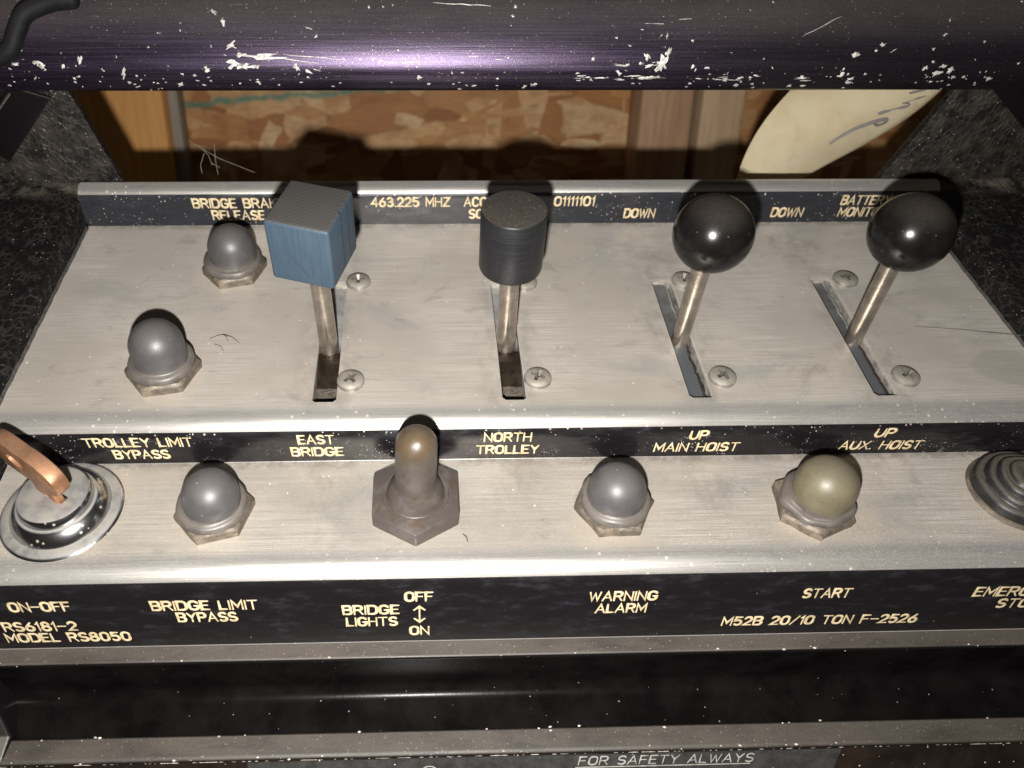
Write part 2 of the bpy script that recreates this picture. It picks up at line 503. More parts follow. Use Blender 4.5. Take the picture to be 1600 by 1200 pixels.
MT = dict(
    steel=mat_steel(), strip=mat_black_strip(), gold=mat_gold(), crackle=mat_crackle(), case=mat_case_plain(), bar=mat_bar(),
    dome=mat_dome('grey rubber boot', (.062, .059, .060), (.095, .084, .075), .6),
    dome_green=mat_dome('olive rubber boot', (.122, .106, .066), (.115, .098, .072), .6),
    collar=mat_dome('grey rubber collar', (.066, .063, .063), (.12, .105, .09), .5),
    bellows=mat_simple('dusty black bellows', (.014, .013, .013), .42, var=.4, scale=3, dustc=(.095, .08, .062), dust=.75, bump=.2, up=(.5, 1.), specks=.25),
    toggle=mat_toggle(), nut=mat_nut(), chrome=mat_chrome(),
    screw=mat_simple('dull screw steel', (.28, .26, .225), .42, .5, var=.3, scale=5, dustc=(.34, .31, .26), dust=.5, bump=.08, specks=.10),
    shaft=mat_simple('satin shaft steel', (.46, .405, .345), .27, .9, var=.25, scale=2.5, bump=.08, dustc=(.42, .37, .30), dust=.35, up=(.0, .9), specks=.1),
    knob=mat_simple('glossy black knob', (.006, .0058, .0058), .20, var=.3, scale=3, dustc=(.055, .047, .040), dust=.45, up=(.45, 1.0), bump=.03, specks=.08),
    cyl=mat_cyl(),
    blue=mat_blue(), key=mat_simple('bronze key', (.36, .185, .100), .40, .6, var=.3, scale=3, bump=.15, dustc=(.34, .20, .125), dust=.5),
    osb=mat_osb(), studA=mat_wood('orange pine', (.55, .255, .070), (.66, .34, .11)), studB=mat_wood('weathered pine', (.34, .20, .115), (.48, .31, .18)),
    studC=mat_wood('tan pine', (.44, .29, .17), (.56, .40, .25)),
    edgewood=mat_wood('grey weathered edge', (.20, .165, .13), (.31, .26, .21)),
    paper=mat_paper(), ink=mat_simple('grey marker ink', (.17, .155, .155), .6, var=.1),
    cord=mat_simple('black rubber cord', (.006, .006, .007), .65, spec=.2, var=.3, dustc=(.03, .028, .025), dust=.3, bump=.1),
    chip=mat_simple('bare chipped metal', (.52, .49, .46), .5, .3, var=.4, scale=9, bump=.3),
    grime=mat_simple('light dust grains', (.40, .36, .31), .7, var=.4, scale=9),
    sticker=mat_simple('charcoal sticker', (.034, .034, .033), .42, var=.3, scale=4, bump=.06, specks=.06),
    channel=mat_simple('glossy black channel', (.0045, .0040, .0040), .24, spec=.08, var=.4, scale=1.4, bump=.06, dustc=(.2, .17, .14), dust=.0, specks=.05),
    print=mat_simple('grey print', (.30, .29, .26), .6, var=.3, scale=8),
    lip=mat_simple('dark lower lip', (.013, .0085, .006), .4, var=.5, scale=1.2, bump=.1, specks=.1),  # slight brown of a reflection, put into the lip's base colour
    lint=mat_simple('lint', (.06, .05, .042), .8, var=.3), web=mat_simple('web', (.15, .135, .12), .8, var=.3),
    slot_steel=mat_slot('grey slot plate', (.17, .172, .168), (.095, .104, .110), .35, 13.6),
    slot_dark=mat_slot('grimy slot gate', (.30, .30, .29), (.028, .022, .017), .2, 13.1),
    slot_tongue=mat_simple('grimy sprung tongue', (.024, .019, .014), .26, .6, var=.6, scale=5, bump=.35, dustc=(.085, .055, .026), dust=.12, specks=.04),
    kerf=mat_simple('painted shade in saw cuts', (.012, .018, .026), .7, spec=.1), grimehole=mat_simple('grimy recess', (.13, .118, .10), .5, .4, var=.4),
    slot_wall=mat_simple('scuffed slot wall', (.36, .335, .295), .45, .4, var=.45, scale=4, bump=.2),
    gasket=mat_simple('grey gasket and strap highlight', (.055, .05, .045), .7, var=.4, scale=9, bump=.3),
)


# ------------------------------------------------------------------ object helpers
def tag(o, label=None, cat=None, group=None, kind=None):
    if label: o['label'] = label
    if cat: o['category'] = cat
    if group: o['group'] = group
    if kind: o['kind'] = kind
    return o


def thing(name, loc, label, cat, group=None, rz=0):
    o = bpy.data.objects.new(name, None)
    o.empty_display_size = .01
    COL.objects.link(o)
    o.location = Vector(loc) * S
    o.rotation_euler = (0, 0, rz)
    return tag(o, label, cat, group)


def link(name, bm, mat, parent=None, smooth=True, ang=35):
    """bm is in panel units"""
    bmesh.ops.recalc_face_normals(bm, faces=bm.faces[:])
    me = bpy.data.meshes.new(name)
    bmesh.ops.scale(bm, vec=(S, S, S), verts=bm.verts[:])
    bm.to_mesh(me)
    bm.free()
    me.materials.append(MT[mat] if isinstance(mat, str) else mat)
    if smooth:
        me.shade_smooth()
        me.set_sharp_from_angle(angle=R(ang))
    o = bpy.data.objects.new(name, me)
    COL.objects.link(o)
    if parent: o.parent = parent
    return o


def extrude_profile(bm, prof, x0, x1, nx=1):
    """closed (y,z) polygon extruded along X"""
    rings = []
    for i in range(nx + 1):
        x = x0 + (x1 - x0) * i / nx
        rings.append([bm.verts.new((x, y, z)) for y, z in prof])
    n = len(prof)
    for a, b in zip(rings, rings[1:]):
        for i in range(n):
            bm.faces.new((a[i], a[(i + 1) % n], b[(i + 1) % n], b[i]))
    bm.faces.new(rings[0])
    bm.faces.new(rings[-1][::-1])


def offset_profile(pts, d):
    """open polyline (y,z) -> closed polygon with thickness d on its left-hand side"""
    out = []
    for i, p in enumerate(pts):
        a = Vector(pts[max(0, i - 1)])
        b = Vector(pts[min(len(pts) - 1, i + 1)])
        t = (b - a).normalized()
        out.append((p[0] + -t[1] * d, p[1] + t[0] * d))
    return list(pts) + out[::-1]


def arc(cy, cz, r, a0, a1, n):
    """angle from +z towards -y"""
    return [(cy - r * math.sin(R(a0 + (a1 - a0) * i / n)), cz + r * math.cos(R(a0 + (a1 - a0) * i / n))) for i in range(n + 1)]


def lathe(bm, prof, n=48, off=(0, 0), wob=0., seed=0):
    """(r,z) profile round the z axis"""
    rings = []
    for r, z in prof:
        ring = []
        for i in range(n):
            a = 2 * math.pi * i / n
            rr = r
            if wob:
                rr = r * (1 + wob * mnoise.noise(Vector((math.cos(a) * 1.6 + seed, math.sin(a) * 1.6, z * 2))))
            ring.append(bm.verts.new((off[0] + rr * math.cos(a), off[1] + rr * math.sin(a), z)))
        rings.append(ring)
    for a, b in zip(rings, rings[1:]):
        for i in range(n):
            bm.faces.new((a[i], a[(i + 1) % n], b[(i + 1) % n], b[i]))
    bm.faces.new(rings[0][::-1])
    bm.faces.new(rings[-1])


def prism(bm, poly, z0, z1, chamfer=0.):
    """(x,y) polygon from z0 to z1, top edge optionally chamfered"""
    c = Vector((sum(p[0] for p in poly) / len(poly), sum(p[1] for p in poly) / len(poly)))
    lev = [(1, z0), (1, z1)] if not chamfer else [(1, z0), (1, z1 - chamfer), (1 - chamfer / .9, z1)]
    rings = [[bm.verts.new((c[0] + (x - c[0]) * s, c[1] + (y - c[1]) * s, z)) for x, y in poly] for s, z in lev]
    n = len(poly)
    for a, b in zip(rings, rings[1:]):
        for i in range(n):
            bm.faces.new((a[i], a[(i + 1) % n], b[(i + 1) % n], b[i]))
    bm.faces.new(rings[0][::-1])
    bm.faces.new(rings[-1])


def bevel(bm, off, seg=2, ang=30):
    bmesh.ops.recalc_face_normals(bm, faces=bm.faces[:])
    bm.normal_update()
    es = [e for e in bm.edges if len(e.link_faces) == 2 and e.calc_face_angle(0) > R(ang)]
    bmesh.ops.bevel(bm, geom=es, offset=off, segments=seg, affect='EDGES', profile=.5)


def box(bm, x0, x1, y0, y1, z0, z1):
    prism(bm, [(x0, y0), (x1, y0), (x1, y1), (x0, y1)], z0, z1)


def quad_prism(bm, pts, d):
    """polygon of 3D points thickened by vector d"""
    a = [bm.verts.new(p) for p in pts]
    b = [bm.verts.new(Vector(p) + Vector(d)) for p in pts]
    n = len(pts)
    bm.faces.new(a)
    bm.faces.new(b[::-1])
    for i in range(n):
        bm.faces.new((a[i], b[i], b[(i + 1) % n], a[(i + 1) % n]))


def tube(bm, pts, r, n=8, flat=1.):
    """tube along points; r a number or list"""
    pts = [Vector(p) for p in pts]
    rs = r if isinstance(r, (list, tuple)) else [r] * len(pts)
    rings = []
    prev = None
    for i, p in enumerate(pts):
        t = (pts[min(i + 1, len(pts) - 1)] - pts[max(0, i - 1)]).normalized()
        if prev is None:
            u = t.orthogonal().normalized()
        else:
            u = (prev - t * prev.dot(t)).normalized()
        v = t.cross(u)
        prev = u
        rings.append([bm.verts.new(p + (u * math.cos(2 * math.pi * k / n) + v * math.sin(2 * math.pi * k / n) * flat) * rs[i]) for k in range(n)])
    for a, b in zip(rings, rings[1:]):
        for i in range(n):
            bm.faces.new((a[i], a[(i + 1) % n], b[(i + 1) % n], b[i]))
    bm.faces.new(rings[0][::-1])
    bm.faces.new(rings[-1])


def boolean_cut(obj, cutter):
    big = Matrix.Scale(1 / S, 4)
    obj.data.transform(big)
    cutter.data.transform(big)
    md = obj.modifiers.new('cut', 'BOOLEAN')
    md.operation = 'DIFFERENCE'
    md.solver = 'EXACT'
    md.object = cutter
    md.material_mode = 'TRANSFER'
    bpy.context.view_layer.update()
    dg = bpy.context.evaluated_depsgraph_get()
    me = bpy.data.meshes.new_from_object(obj.evaluated_get(dg))
    obj.modifiers.clear()
    me.transform(Matrix.Scale(S, 4))
    old = obj.data
    obj.data = me
    me.name = obj.name
    bpy.data.meshes.remove(old)
    cm = cutter.data
    bpy.data.objects.remove(cutter)
    bpy.data.meshes.remove(cm)
    me.shade_smooth()
    me.set_sharp_from_angle(angle=R(30))


# ------------------------------------------------------------------ engraved stroke lettering
def _a(cx, cy, rx, ry, a0, a1, n=10):
    return [(cx + rx * math.cos(R(a0 + (a1 - a0) * i / n)), cy + ry * math.sin(R(a0 + (a1 - a0) * i / n))) for i in range(n + 1)]


_O = _a(.38, .72, .36, .28, 0, 180) + _a(.38, .28, .36, .28, 180, 360) + [(.74, .72)]
_S = _a(.35, .745, .31, .255, 25, 270, 12) + _a(.35, .245, .33, .245, 90, -155, 12)
GL = {
    'A': (.8, [[(0, 0), (.4, 1), (.8, 0)], [(.14, .33), (.66, .33)]]),
    'B': (.7, [[(0, 0), (0, 1), (.4, 1)] + _a(.42, .76, .24, .24, 90, -90) + [(0, .52)], [(.42, .52)] + _a(.44, .26, .26, .26, 90, -90) + [(0, 0)]]),
    'C': (.74, [_a(.38, .70, .36, .30, 20, 180) + _a(.38, .30, .36, .30, 180, 340)]),
    'D': (.74, [[(0, 0), (0, 1), (.38, 1)] + _a(.38, .64, .36, .36, 90, 0) + _a(.38, .36, .36, .36, 0, -90) + [(0, 0)]]),
    'E': (.62, [[(.62, 1), (0, 1), (0, 0), (.62, 0)], [(0, .52), (.52, .52)]]),
    'F': (.62, [[(.62, 1), (0, 1), (0, 0)], [(0, .52), (.52, .52)]]),
    'G': (.76, [_a(.38, .70, .36, .30, 20, 180) + _a(.38, .30, .36, .30, 180, 360) + [(.74, .46), (.44, .46)]]),
    'H': (.72, [[(0, 0), (0, 1)], [(.72, 0), (.72, 1)], [(0, .52), (.72, .52)]]),
    'I': (.0, [[(0, 0), (0, 1)]]),
    'K': (.7, [[(0, 0), (0, 1)], [(.66, 1), (.02, .42)], [(.24, .62), (.7, 0)]]),
    'L': (.58, [[(0, 1), (0, 0), (.58, 0)]]),
    'M': (.84, [[(0, 0), (0, 1), (.42, .28), (.84, 1), (.84, 0)]]),
    'N': (.72, [[(0, 0), (0, 1), (.72, 0), (.72, 1)]]),
    'O': (.76, [_O]),
    'P': (.68, [[(0, 0), (0, 1), (.40, 1)] + _a(.40, .73, .27, .27, 90, -90) + [(0, .46)]]),
    'R': (.70, [[(0, 0), (0, 1), (.40, 1)] + _a(.40, .74, .26, .26, 90, -90) + [(0, .48)], [(.38, .48), (.70, 0)]]),
    'S': (.68, [_S]),
    'T': (.72, [[(0, 1), (.72, 1)], [(.36, 1), (.36, 0)]]),
    'U': (.72, [[(0, 1), (0, .34)] + _a(.36, .34, .36, .34, 180, 360) + [(.72, 1)]]),
    'V': (.76, [[(0, 1), (.38, 0), (.76, 1)]]),
    'W': (1.0, [[(0, 1), (.25, 0), (.5, .85), (.75, 0), (1.0, 1)]]),
    'X': (.72, [[(0, 0), (.72, 1)], [(0, 1), (.72, 0)]]),
    'Y': (.74, [[(0, 1), (.37, .48), (.74, 1)], [(.37, .48), (.37, 0)]]),
    'Z': (.7, [[(0, 1), (.7, 1), (0, 0), (.7, 0)]]),
    '0': (.70, [_a(.35, .70, .33, .30, 0, 180) + _a(.35, .30, .33, .30, 180, 360) + [(.68, .70)]]),
    '1': (.20, [[(0, .80), (.18, 1), (.18, 0)]]),
    '2': (.66, [_a(.33, .71, .31, .29, 165, -40) + [(0, 0), (.66, 0)]]),
    '3': (.66, [_a(.31, .76, .28, .24, 155, -90) + _a(.31, .27, .33, .27, 85, -155)]),
    '4': (.68, [[(.52, 0), (.52, 1), (0, .28), (.68, .28)]]),
    '5': (.66, [[(.60, 1), (.10, 1), (.05, .56)] + _a(.32, .31, .32, .31, 120, -150)]),
    '6': (.68, [[(.50, 1), (.14, .55)] + _a(.34, .29, .32, .29, 150, 510, 16)]),
    '8': (.68, [_a(.34, .76, .26, .24, -90, 270, 14), _a(.34, .26, .33, .26, 90, 450, 14)]),
    '-': (.62, [[(0, .5), (.62, .5)]]),
    '/': (.6, [[(0, -.02), (.6, 1.02)]]),
    '.': (.04, [[(0, 0), (.04, .02)]]),
    ' ': (.40, []),
    '^': (.5, [[(.25, 0), (.25, 1)], [(0, .78), (.25, 1), (.5, .78)], [(0, .22), (.25, 0), (.5, .22)]]),
}
GAP = .26


def stroke_text(bm, text, cx, width, v0, cap, origin, up, nrm, thick=.060, slant=0., lift=.012, rise=.018):
    up, nrm, origin = Vector(up), Vector(nrm), Vector(origin)
    X = Vector((1, 0, 0))
    pen, strokes = 0., []
    for ch in text:
        wd, st = GL[ch]
        for s in st:
            strokes.append([(pen + a, b) for a, b in s])
        pen += wd + GAP
    tot = pen - GAP
    sx = (width - thick) / max(tot, .01)
    x0 = cx - width / 2 + thick / 2
    hh = cap - thick
    for j, s in enumerate(strokes):
        P = [Vector((x0 + a * sx + slant * b * hh, v0 + thick / 2 + b * hh)) for a, b in s]
        Q = [P[0]]
        for q in P[1:]:
            if (q - Q[-1]).length > 1e-4:
                Q.append(q)
        # ribbon with a rounded ridge: left, crest, right
        L, C_, Rr = [], [], []
        n = len(Q)
        hw = thick / 2
        e0 = (Q[0] - Q[1]).normalized() * hw * .6
        e1 = (Q[-1] - Q[-2]).normalized() * hw * .6
        for i, q in enumerate(Q):
            a = Q[i] - Q[i - 1] if i > 0 else Q[1] - Q[0]
            b = Q[i + 1] - Q[i] if i < n - 1 else Q[-1] - Q[-2]
            a, b = a.normalized(), b.normalized()
            t = (a + b)
            t = t.normalized() if t.length > .2 else a
            nn = Vector((-t[1], t[0]))
            k = min(1.8, 1 / max(.35, nn.dot(Vector((-a[1], a[0])))))
            ext = e0 if i == 0 else e1 if i == n - 1 else Vector((0, 0))
            z = j * .0006
            def W(v, h):
                return origin + X * v[0] + up * v[1] + nrm * (lift + h + z)
            c = q + ext * (.0 if 0 < i < n - 1 else 1.)
            sq = .55 if i in (0, n - 1) else 1
            L.append(bm.verts.new(W(c + nn * hw * k * sq, 0)))
            C_.append(bm.verts.new(W(c, rise)))
            Rr.append(bm.verts.new(W(c - nn * hw * k * sq, 0)))
        for i in range(n - 1):
            bm.faces.new((L[i], L[i + 1], C_[i + 1], C_[i]))
            bm.faces.new((C_[i], C_[i + 1], Rr[i + 1], Rr[i]))


# ================================================================== STRUCTURE: wall behind
wall_o = Vector((0, 37.5, -8.6))
wd = Vector((0, .38, .92)).normalized()
wn = Vector((0, -wd[2], wd[1]))
wm = Matrix((Vector((1, 0, 0)), wd, wn)).transposed().to_4x4()


def wall_part(name, x0, x1, v0, v1, d0, d1, mat, parent=None, skew=0., bev=.08):
    bm = bmesh.new()
    poly = [(x0 - skew, v0), (x1 - skew, v0), (x1 + skew, v1), (x0 + skew, v1)]
    prism(bm, poly, d0, d1)
    if bev: bevel(bm, bev, 2)
    o = link(name, bm, mat, parent)
    if parent is None:
        o.matrix_world = Matrix.Translation(wall_o * S) @ wm
    return o


osb = wall_part('strand_board_wall', -34, 44, -16, 16, -1.2, 0, 'osb', bev=0)
tag(osb, 'brown strand board wall with a green line behind the crane controller', 'wall')
st1 = wall_part('wooden_stud', -19.6, -12.75, -16, 16, .0, 1.8, 'studA', bev=.25)
tag(st1, 'orange pine stud on the strand board left of the green line', 'stud', 'wooden studs')
ed = wall_part('edge_strip', -12.73, -12.2, -16, 16, .0, 1.2, 'edgewood', st1, bev=.1)
st2 = wall_part('wooden_stud', 10.9, 13.6, -16, 16, .0, 2.4, 'studB', bev=.25)
tag(st2, 'weathered greyish brown stud on the strand board between blue cube and cream card', 'stud', 'wooden studs')
ed = wall_part('edge_strip', 14.05, 16.2, -16, 16, .0, 2.2, 'studC', st2, bev=.1)
st2['label'] = 'weathered greyish brown double stud on the strand board behind the two ball levers'

# ================================================================== CONTROL PANEL
PX0, PX1 = -8.9, 13.8
panel = thing('control_console', (0, 0, 0), 'stepped brushed steel control panel with black engraved strips', 'control console')

lean = R(9.6)
nf = Vector((0, -math.cos(lean), math.sin(lean)))
uf = Vector((0, math.sin(lean), math.cos(lean)))
b_arc = arc(17.73, .775, .31, -48, 90, 18)
m_arc = arc(10.71, -.44, .44, 0, 90, 16)
f_arc = arc(7.886, -1.55, .45, 0, 80.4, 16)
prof = [(17.86, .60)] + b_arc + [(17.42, .02), (17.40, 0), (17.0, 0), (10.76, 0)] + m_arc + \
       [(10.27, -1.08), (10.25, -1.1), (9.9, -1.1), (7.95, -1.1)] + f_arc + [(7.15, -3.2), (7.143, -3.24)]
bm = bmesh.new()
extrude_profile(bm, offset_profile(prof, .10), PX0, PX1)
face = link('faceplate', bm, 'steel', panel)

SLOTX = [-2.13, 1.93, 5.955, 9.985]
SLOTY = (10.97, 15.0)
bm = bmesh.new()
for sx in SLOTX:
    x0, x1 = sx - .26, sx + .26
    y0, y1 = SLOTY
    q = .07
    prism(bm, [(x0 + q, y0), (x1 - q, y0), (x1, y0 + q), (x1, y1 - q), (x1 - q, y1), (x0 + q, y1), (x0, y1 - q), (x0, y0 + q)], -.5, .5)
cut = link('slot_cutter', bm, 'steel', panel)
boolean_cut(face, cut)

for i, sx in enumerate(SLOTX):
    bm = bmesh.new()
    mt = 'slot_dark' if i < 2 else 'slot_steel'
    y0, y1 = SLOTY[0] - .1, SLOTY[1] + .1
    dz = -1.05 if i < 2 else -.36
    U = [(sx - .42, -.102), (sx - .42, dz - .1), (sx + .42, dz - .1), (sx + .42, -.102), (sx + .262, -.102), (sx + .262, dz), (sx - .262, dz), (sx - .262, -.102)]
    a = [bm.verts.new((x, y0, z)) for x, z in U]
    b = [bm.verts.new((x, y1, z)) for x, z in U]
    for j in range(8):
        bm.faces.new((a[j], a[(j + 1) % 8], b[(j + 1) % 8], b[j]))
    bm.faces.new(a[::-1])
    bm.faces.new(b)
    # end stop
    box(bm, sx - .261, sx + .261, y1 - .098, y1 - .002, dz + .002, -.104)
    link('slot_liner', bm, 'slot_wall', panel, smooth=False)
    bm = bmesh.new()
    if i < 2:       # gate: pale rear half, grimy brush lips in the front half
        box(bm, sx - .255, sx + .255, 12.6, y1 - .1, dz + .004, -.24)
        link('slot_gate', bm, mt, panel, smooth=False)
        bm = bmesh.new()
        pr_ = [(12.59, -.16), (12.3, -.18), (12.0, -.25), (11.7, -.37), (11.45, -.53), (11.25, -.74), (11.1, -.98), (11.09, -1.03), (12.59, -1.03)]
        extrude_profile(bm, pr_, sx - .255, sx + .255)
        mt = 'slot_tongue'
    else:
        box(bm, sx - .255, sx + .13, y0 + .12, y1 - .1, dz + .004, -.18)
    link('slot_gate', bm, mt, panel, smooth=False)
    if i >= 2:      # flexible dust lip lying along the slot floor
        bm = bmesh.new()
        random.seed(20 + i)
        pts = []
        n = 46
        for j in range(n + 1):
            y = SLOTY[0] + .05 + (SLOTY[1] - SLOTY[0] - .1) * j / n
            x = sx + .14 + (.04 if i == 2 else .08) * mnoise.noise(Vector((y * 1.1, i, 0))) + .02 * random.uniform(-1, 1)
            pts.append((x, y, -.185 + .02 * random.random()))
        tube(bm, pts, [.018 + .012 * random.random() for _ in pts], 5)
        link('torn_lip', bm, 'slot_dark', panel)

# black strips, set proud of the steel
strips = {}
def strip(poly, x0, x1):
    # (y, z) polyline lying on the steel face -> thin painted band standing .02 proud
    poly = poly[::-1]
    inner = offset_profile(poly, .004)[len(poly):][::-1]
    outer = offset_profile(poly, .022)[len(poly):]
    bm = bmesh.new()
    extrude_profile(bm, inner + outer, x0, x1)
    return link('label_strip', bm, 'strip', panel, ang=40)


o_f = Vector((0, 7.15, -3.2))
strips['back'] = strip(b_arc[14:] + [(17.42, .012)], PX0 + .012, PX1 - .02)
strips['mid'] = strip(m_arc[10:] + [(10.27, -1.088)], PX0 + .02, PX1 - .02)
strips['front'] = strip(f_arc[11:] + [(o_f.y + uf.y * .02, o_f.z + uf.z * .02)], PX0 + .02, PX1 - .02)

PLANE = {'back': ((0, 17.3955, 0), (0, 0, 1), (0, -1, 0)), 'mid': ((0, 10.2455, -1.1), (0, 0, 1), (0, -1, 0)), 'front': (o_f + nf * .0245, uf, nf)}
TEXT = [
    ('BRIDGE BRAKE', 'back', -4.798, 2.431, 0.545), ('RELEASE', 'back', -4.864, 1.417, 0.178), ('463.225 MHZ', 'back', -0.301, 2.105, 0.556),
    ('ACC', 'back', 1.405, 0.632, 0.549), ('SC', 'back', 1.435, 0.41, 0.177), ('01111101', 'back', 4.033, 1.107, 0.554),
    ('DOWN', 'back', 5.839, 0.867, 0.169), ('DOWN', 'back', 9.856, 0.893, 0.173), ('BATTERY', 'back', 11.871, 1.355, 0.545), ('MONITOR', 'back', 11.927, 1.355, 0.172),
    ('TROLLEY LIMIT', 'mid', -5.947, 2.275, 0.568), ('BYPASS', 'mid', -5.977, 1.191, 0.170), ('EAST', 'mid', -2.270, 0.784, 0.582), ('BRIDGE', 'mid', -2.279, 1.137, 0.182),
    ('NORTH', 'mid', 1.745, 1.037, 0.582), ('TROLLEY', 'mid', 1.767, 1.372, 0.172), ('UP', 'mid', 5.803, 0.423, 0.565), ('MAIN HOIST', 'mid', 5.842, 1.862, 0.168),
    ('UP', 'mid', 9.806, 0.457, 0.561), ('AUX. HOIST', 'mid', 9.878, 1.831, 0.152),
    ('ON-OFF', 'front', -7.544, 1.221, 1.205), ('RS6181-2', 'front', -7.724, 1.490, 0.585), ('MODEL RS8050', 'front', -7.263, 2.527, 0.220),
    ('BRIDGE LIMIT', 'front', -4.364, 2.110, 1.163), ('BYPASS', 'front', -4.373, 1.216, 0.790), ('OFF', 'front', -0.150, 0.592, 1.305), ('^', 'front', -0.145, 0.270, 0.629),
    ('ON', 'front', -0.152, 0.434, 0.212), ('BRIDGE', 'front', -1.112, 1.160, 0.920), ('LIGHTS', 'front', -1.112, 1.061, 0.540), ('WARNING', 'front', 3.911, 1.398, 1.207),
    ('ALARM', 'front', 3.921, 1.067, 0.822), ('START', 'front', 8.025, 1.002, 1.180), ('M52B 20/10 TON F-2526', 'front', 8.142, 4.126, 0.315),
    ('EMERGENCY', 'front', 12.110, 2.128, 1.129), ('STOP', 'front', 12.145, 0.939, 0.744)]
for t_, pl, cx, wdt, v0 in TEXT:
    bm = bmesh.new()
    o, u, n = PLANE[pl]
    cap = .555 if t_ == '^' else .318
    stroke_text(bm, t_, cx, wdt, v0, cap, o, u, n, lift=.003, rise=.006)
    link('lettering', bm, 'gold', strips[pl], ang=80)

# screws (pan head, cross recess)
bm = bmesh.new()
lathe(bm, [(.30, 0), (.30, .045), (.285, .085), (.24, .118), (.17, .138), (.08, .148), (.02, .15)], 32)
screw0 = link('screw', bm, 'screw', panel)
bm = bmesh.new()
q, k_ = .045, .185
cross = [(q, q), (k_, q), (k_, -q), (q, -q), (q, -k_), (-q, -k_), (-q, -q), (-k_, -q), (-k_, q), (-q, q), (-q, k_), (q, k_)]
lo = [bm.verts.new((x * .45, y * .45, .035)) for x, y in cross[::-1]]
hi = [bm.verts.new((x * 1.1, y * 1.1, .20)) for x, y in cross[::-1]]
for i in range(12):
    bm.faces.new((lo[i], lo[(i + 1) % 12], hi[(i + 1) % 12], hi[i]))
bm.faces.new(lo[::-1])
bm.faces.new(hi)
cut = link('recess_cutter', bm, 'grimehole', panel)
boolean_cut(screw0, cut)
SCREWS = [(-1.592, 11.548, 40), (2.479, 11.562, 62), (6.54, 11.538, 30), (10.606, 11.494, 28), (-1.597, 14.939, 3), (2.525, 14.863, 20), (6.50, 14.889, 75), (10.586, 14.889, 8)]
for i, (x, y, a) in enumerate(SCREWS):
    o = screw0 if i == 0 else screw0.copy()
    if i:
        COL.objects.link(o)
        o.parent = panel
    o.location = Vector((x, y, .001)) * S
    o.rotation_euler = (R(random.uniform(-2, 2)), R(random.uniform(-2, 2)), R(a))

# ================================================================== LEVERS
LEV = [
    ('lever with a worn blue cube knob standing in the bridge slot', -2.16, 'cube'),
    ('lever with a flat topped black cylinder knob in the trolley slot', 1.89, 'cyl'),
    ('lever with a black ball knob above the main hoist label', 5.955, 'ball'),
    ('lever with a black ball knob above the aux hoist label by the right case wall', 10.06, 'ball'),
]
for lab, x, kind in LEV:
    y0, y1 = (12.78, 13.05) if kind == 'cube' else (12.80, 13.02) if kind == 'cyl' else (12.92, 13.0)
    t = thing('control_lever', (x, 12.9, 0), lab, 'lever', 'control levers')
    dx = {'cube': -.07, 'cyl': -.03, 'ball': .03}[kind]
    top = {'cube': 2.2, 'cyl': 2.1, 'ball': 2.25}[kind]
    bm = bmesh.new()
    tube(bm, [(0, y0 - 12.9 - .05, -.33 if kind == 'ball' else -.56), (0, y0 - 12.9 - .02, 0), (dx * .5, (y0 + y1) / 2 - 12.9, 1.1), (dx, y1 - 12.9, top)], .195 if kind == 'ball' else .215, 24)
    link('shaft', bm, 'shaft', t)
    bm = bmesh.new()
    if kind == 'ball':
        prof_ = []
        n = 30
        rr = .815
        a0 = math.asin(.26 / rr)
        for i in range(n + 1):
            a = -math.pi / 2 + a0 + (math.pi - a0 - .02) * i / n
            prof_.append((rr * math.cos(a), rr * math.sin(a)))
        lathe(bm, prof_, 64)
        k = link('knob', bm, 'knob', t)
        k.location = Vector((dx + (.03 if x > 8 else 0), .08, 2.80)) * S
    elif kind == 'cyl':
        lathe(bm, [(.60, -.75), (.655, -.72), (.672, -.66), (.672, .68), (.655, .715), (.62, .725)], 72)
        k = link('knob', bm, 'cyl', t)
        k.location = Vector((dx - .01, .13, 2.685)) * S
        k.rotation_euler = (R(1), R(-1), 0)
    else:
        box(bm, -.675, .675, -.71, .71, -.74, .74)
        # saw kerfs in the right-hand side
        bevel(bm, .075, 4)
        k = link('knob', bm, 'blue', t)
        bm = bmesh.new()
        box(bm, .62, .8, -.05, -.022, -.9, .9)
        box(bm, .62, .8, .30, .325, -.9, .9)
        cut = link('kerf_cutter', bm, 'kerf', t)  # inner faces coloured dark to stand for shade inside the cuts
        boolean_cut(k, cut)
        k.location = Vector((dx - .01, .14, 2.80)) * S
        k.rotation_euler = (R(3), R(1.5), R(-16.5))


# ================================================================== PUSH BUTTONS
def hexa(r, rot):
    return [(r * math.cos(R(rot + 60 * i)), r * math.sin(R(rot + 60 * i))) for i in range(6)]


def dome_prof(rc, rd, zc, h):
    """collar radius, dome radius, dome centre height, nut height"""
    p_ = [(rc * .96, h - .01), (rc, h + .03), (rc, h + .10), (rc * .97, h + .15), (rc * .90, h + .18), (rd + .02, h + .185), (rd, h + .22)]
    z1 = zc
    if z1 > h + .24:
        p_.append((rd, z1))
    n = 16
    for i in range(1, n + 1):
        a = math.pi / 2 * i / n
        if a > 1.555: a = 1.54
        p_.append((rd * math.cos(a), z1 + rd * math.sin(a)))
    return p_


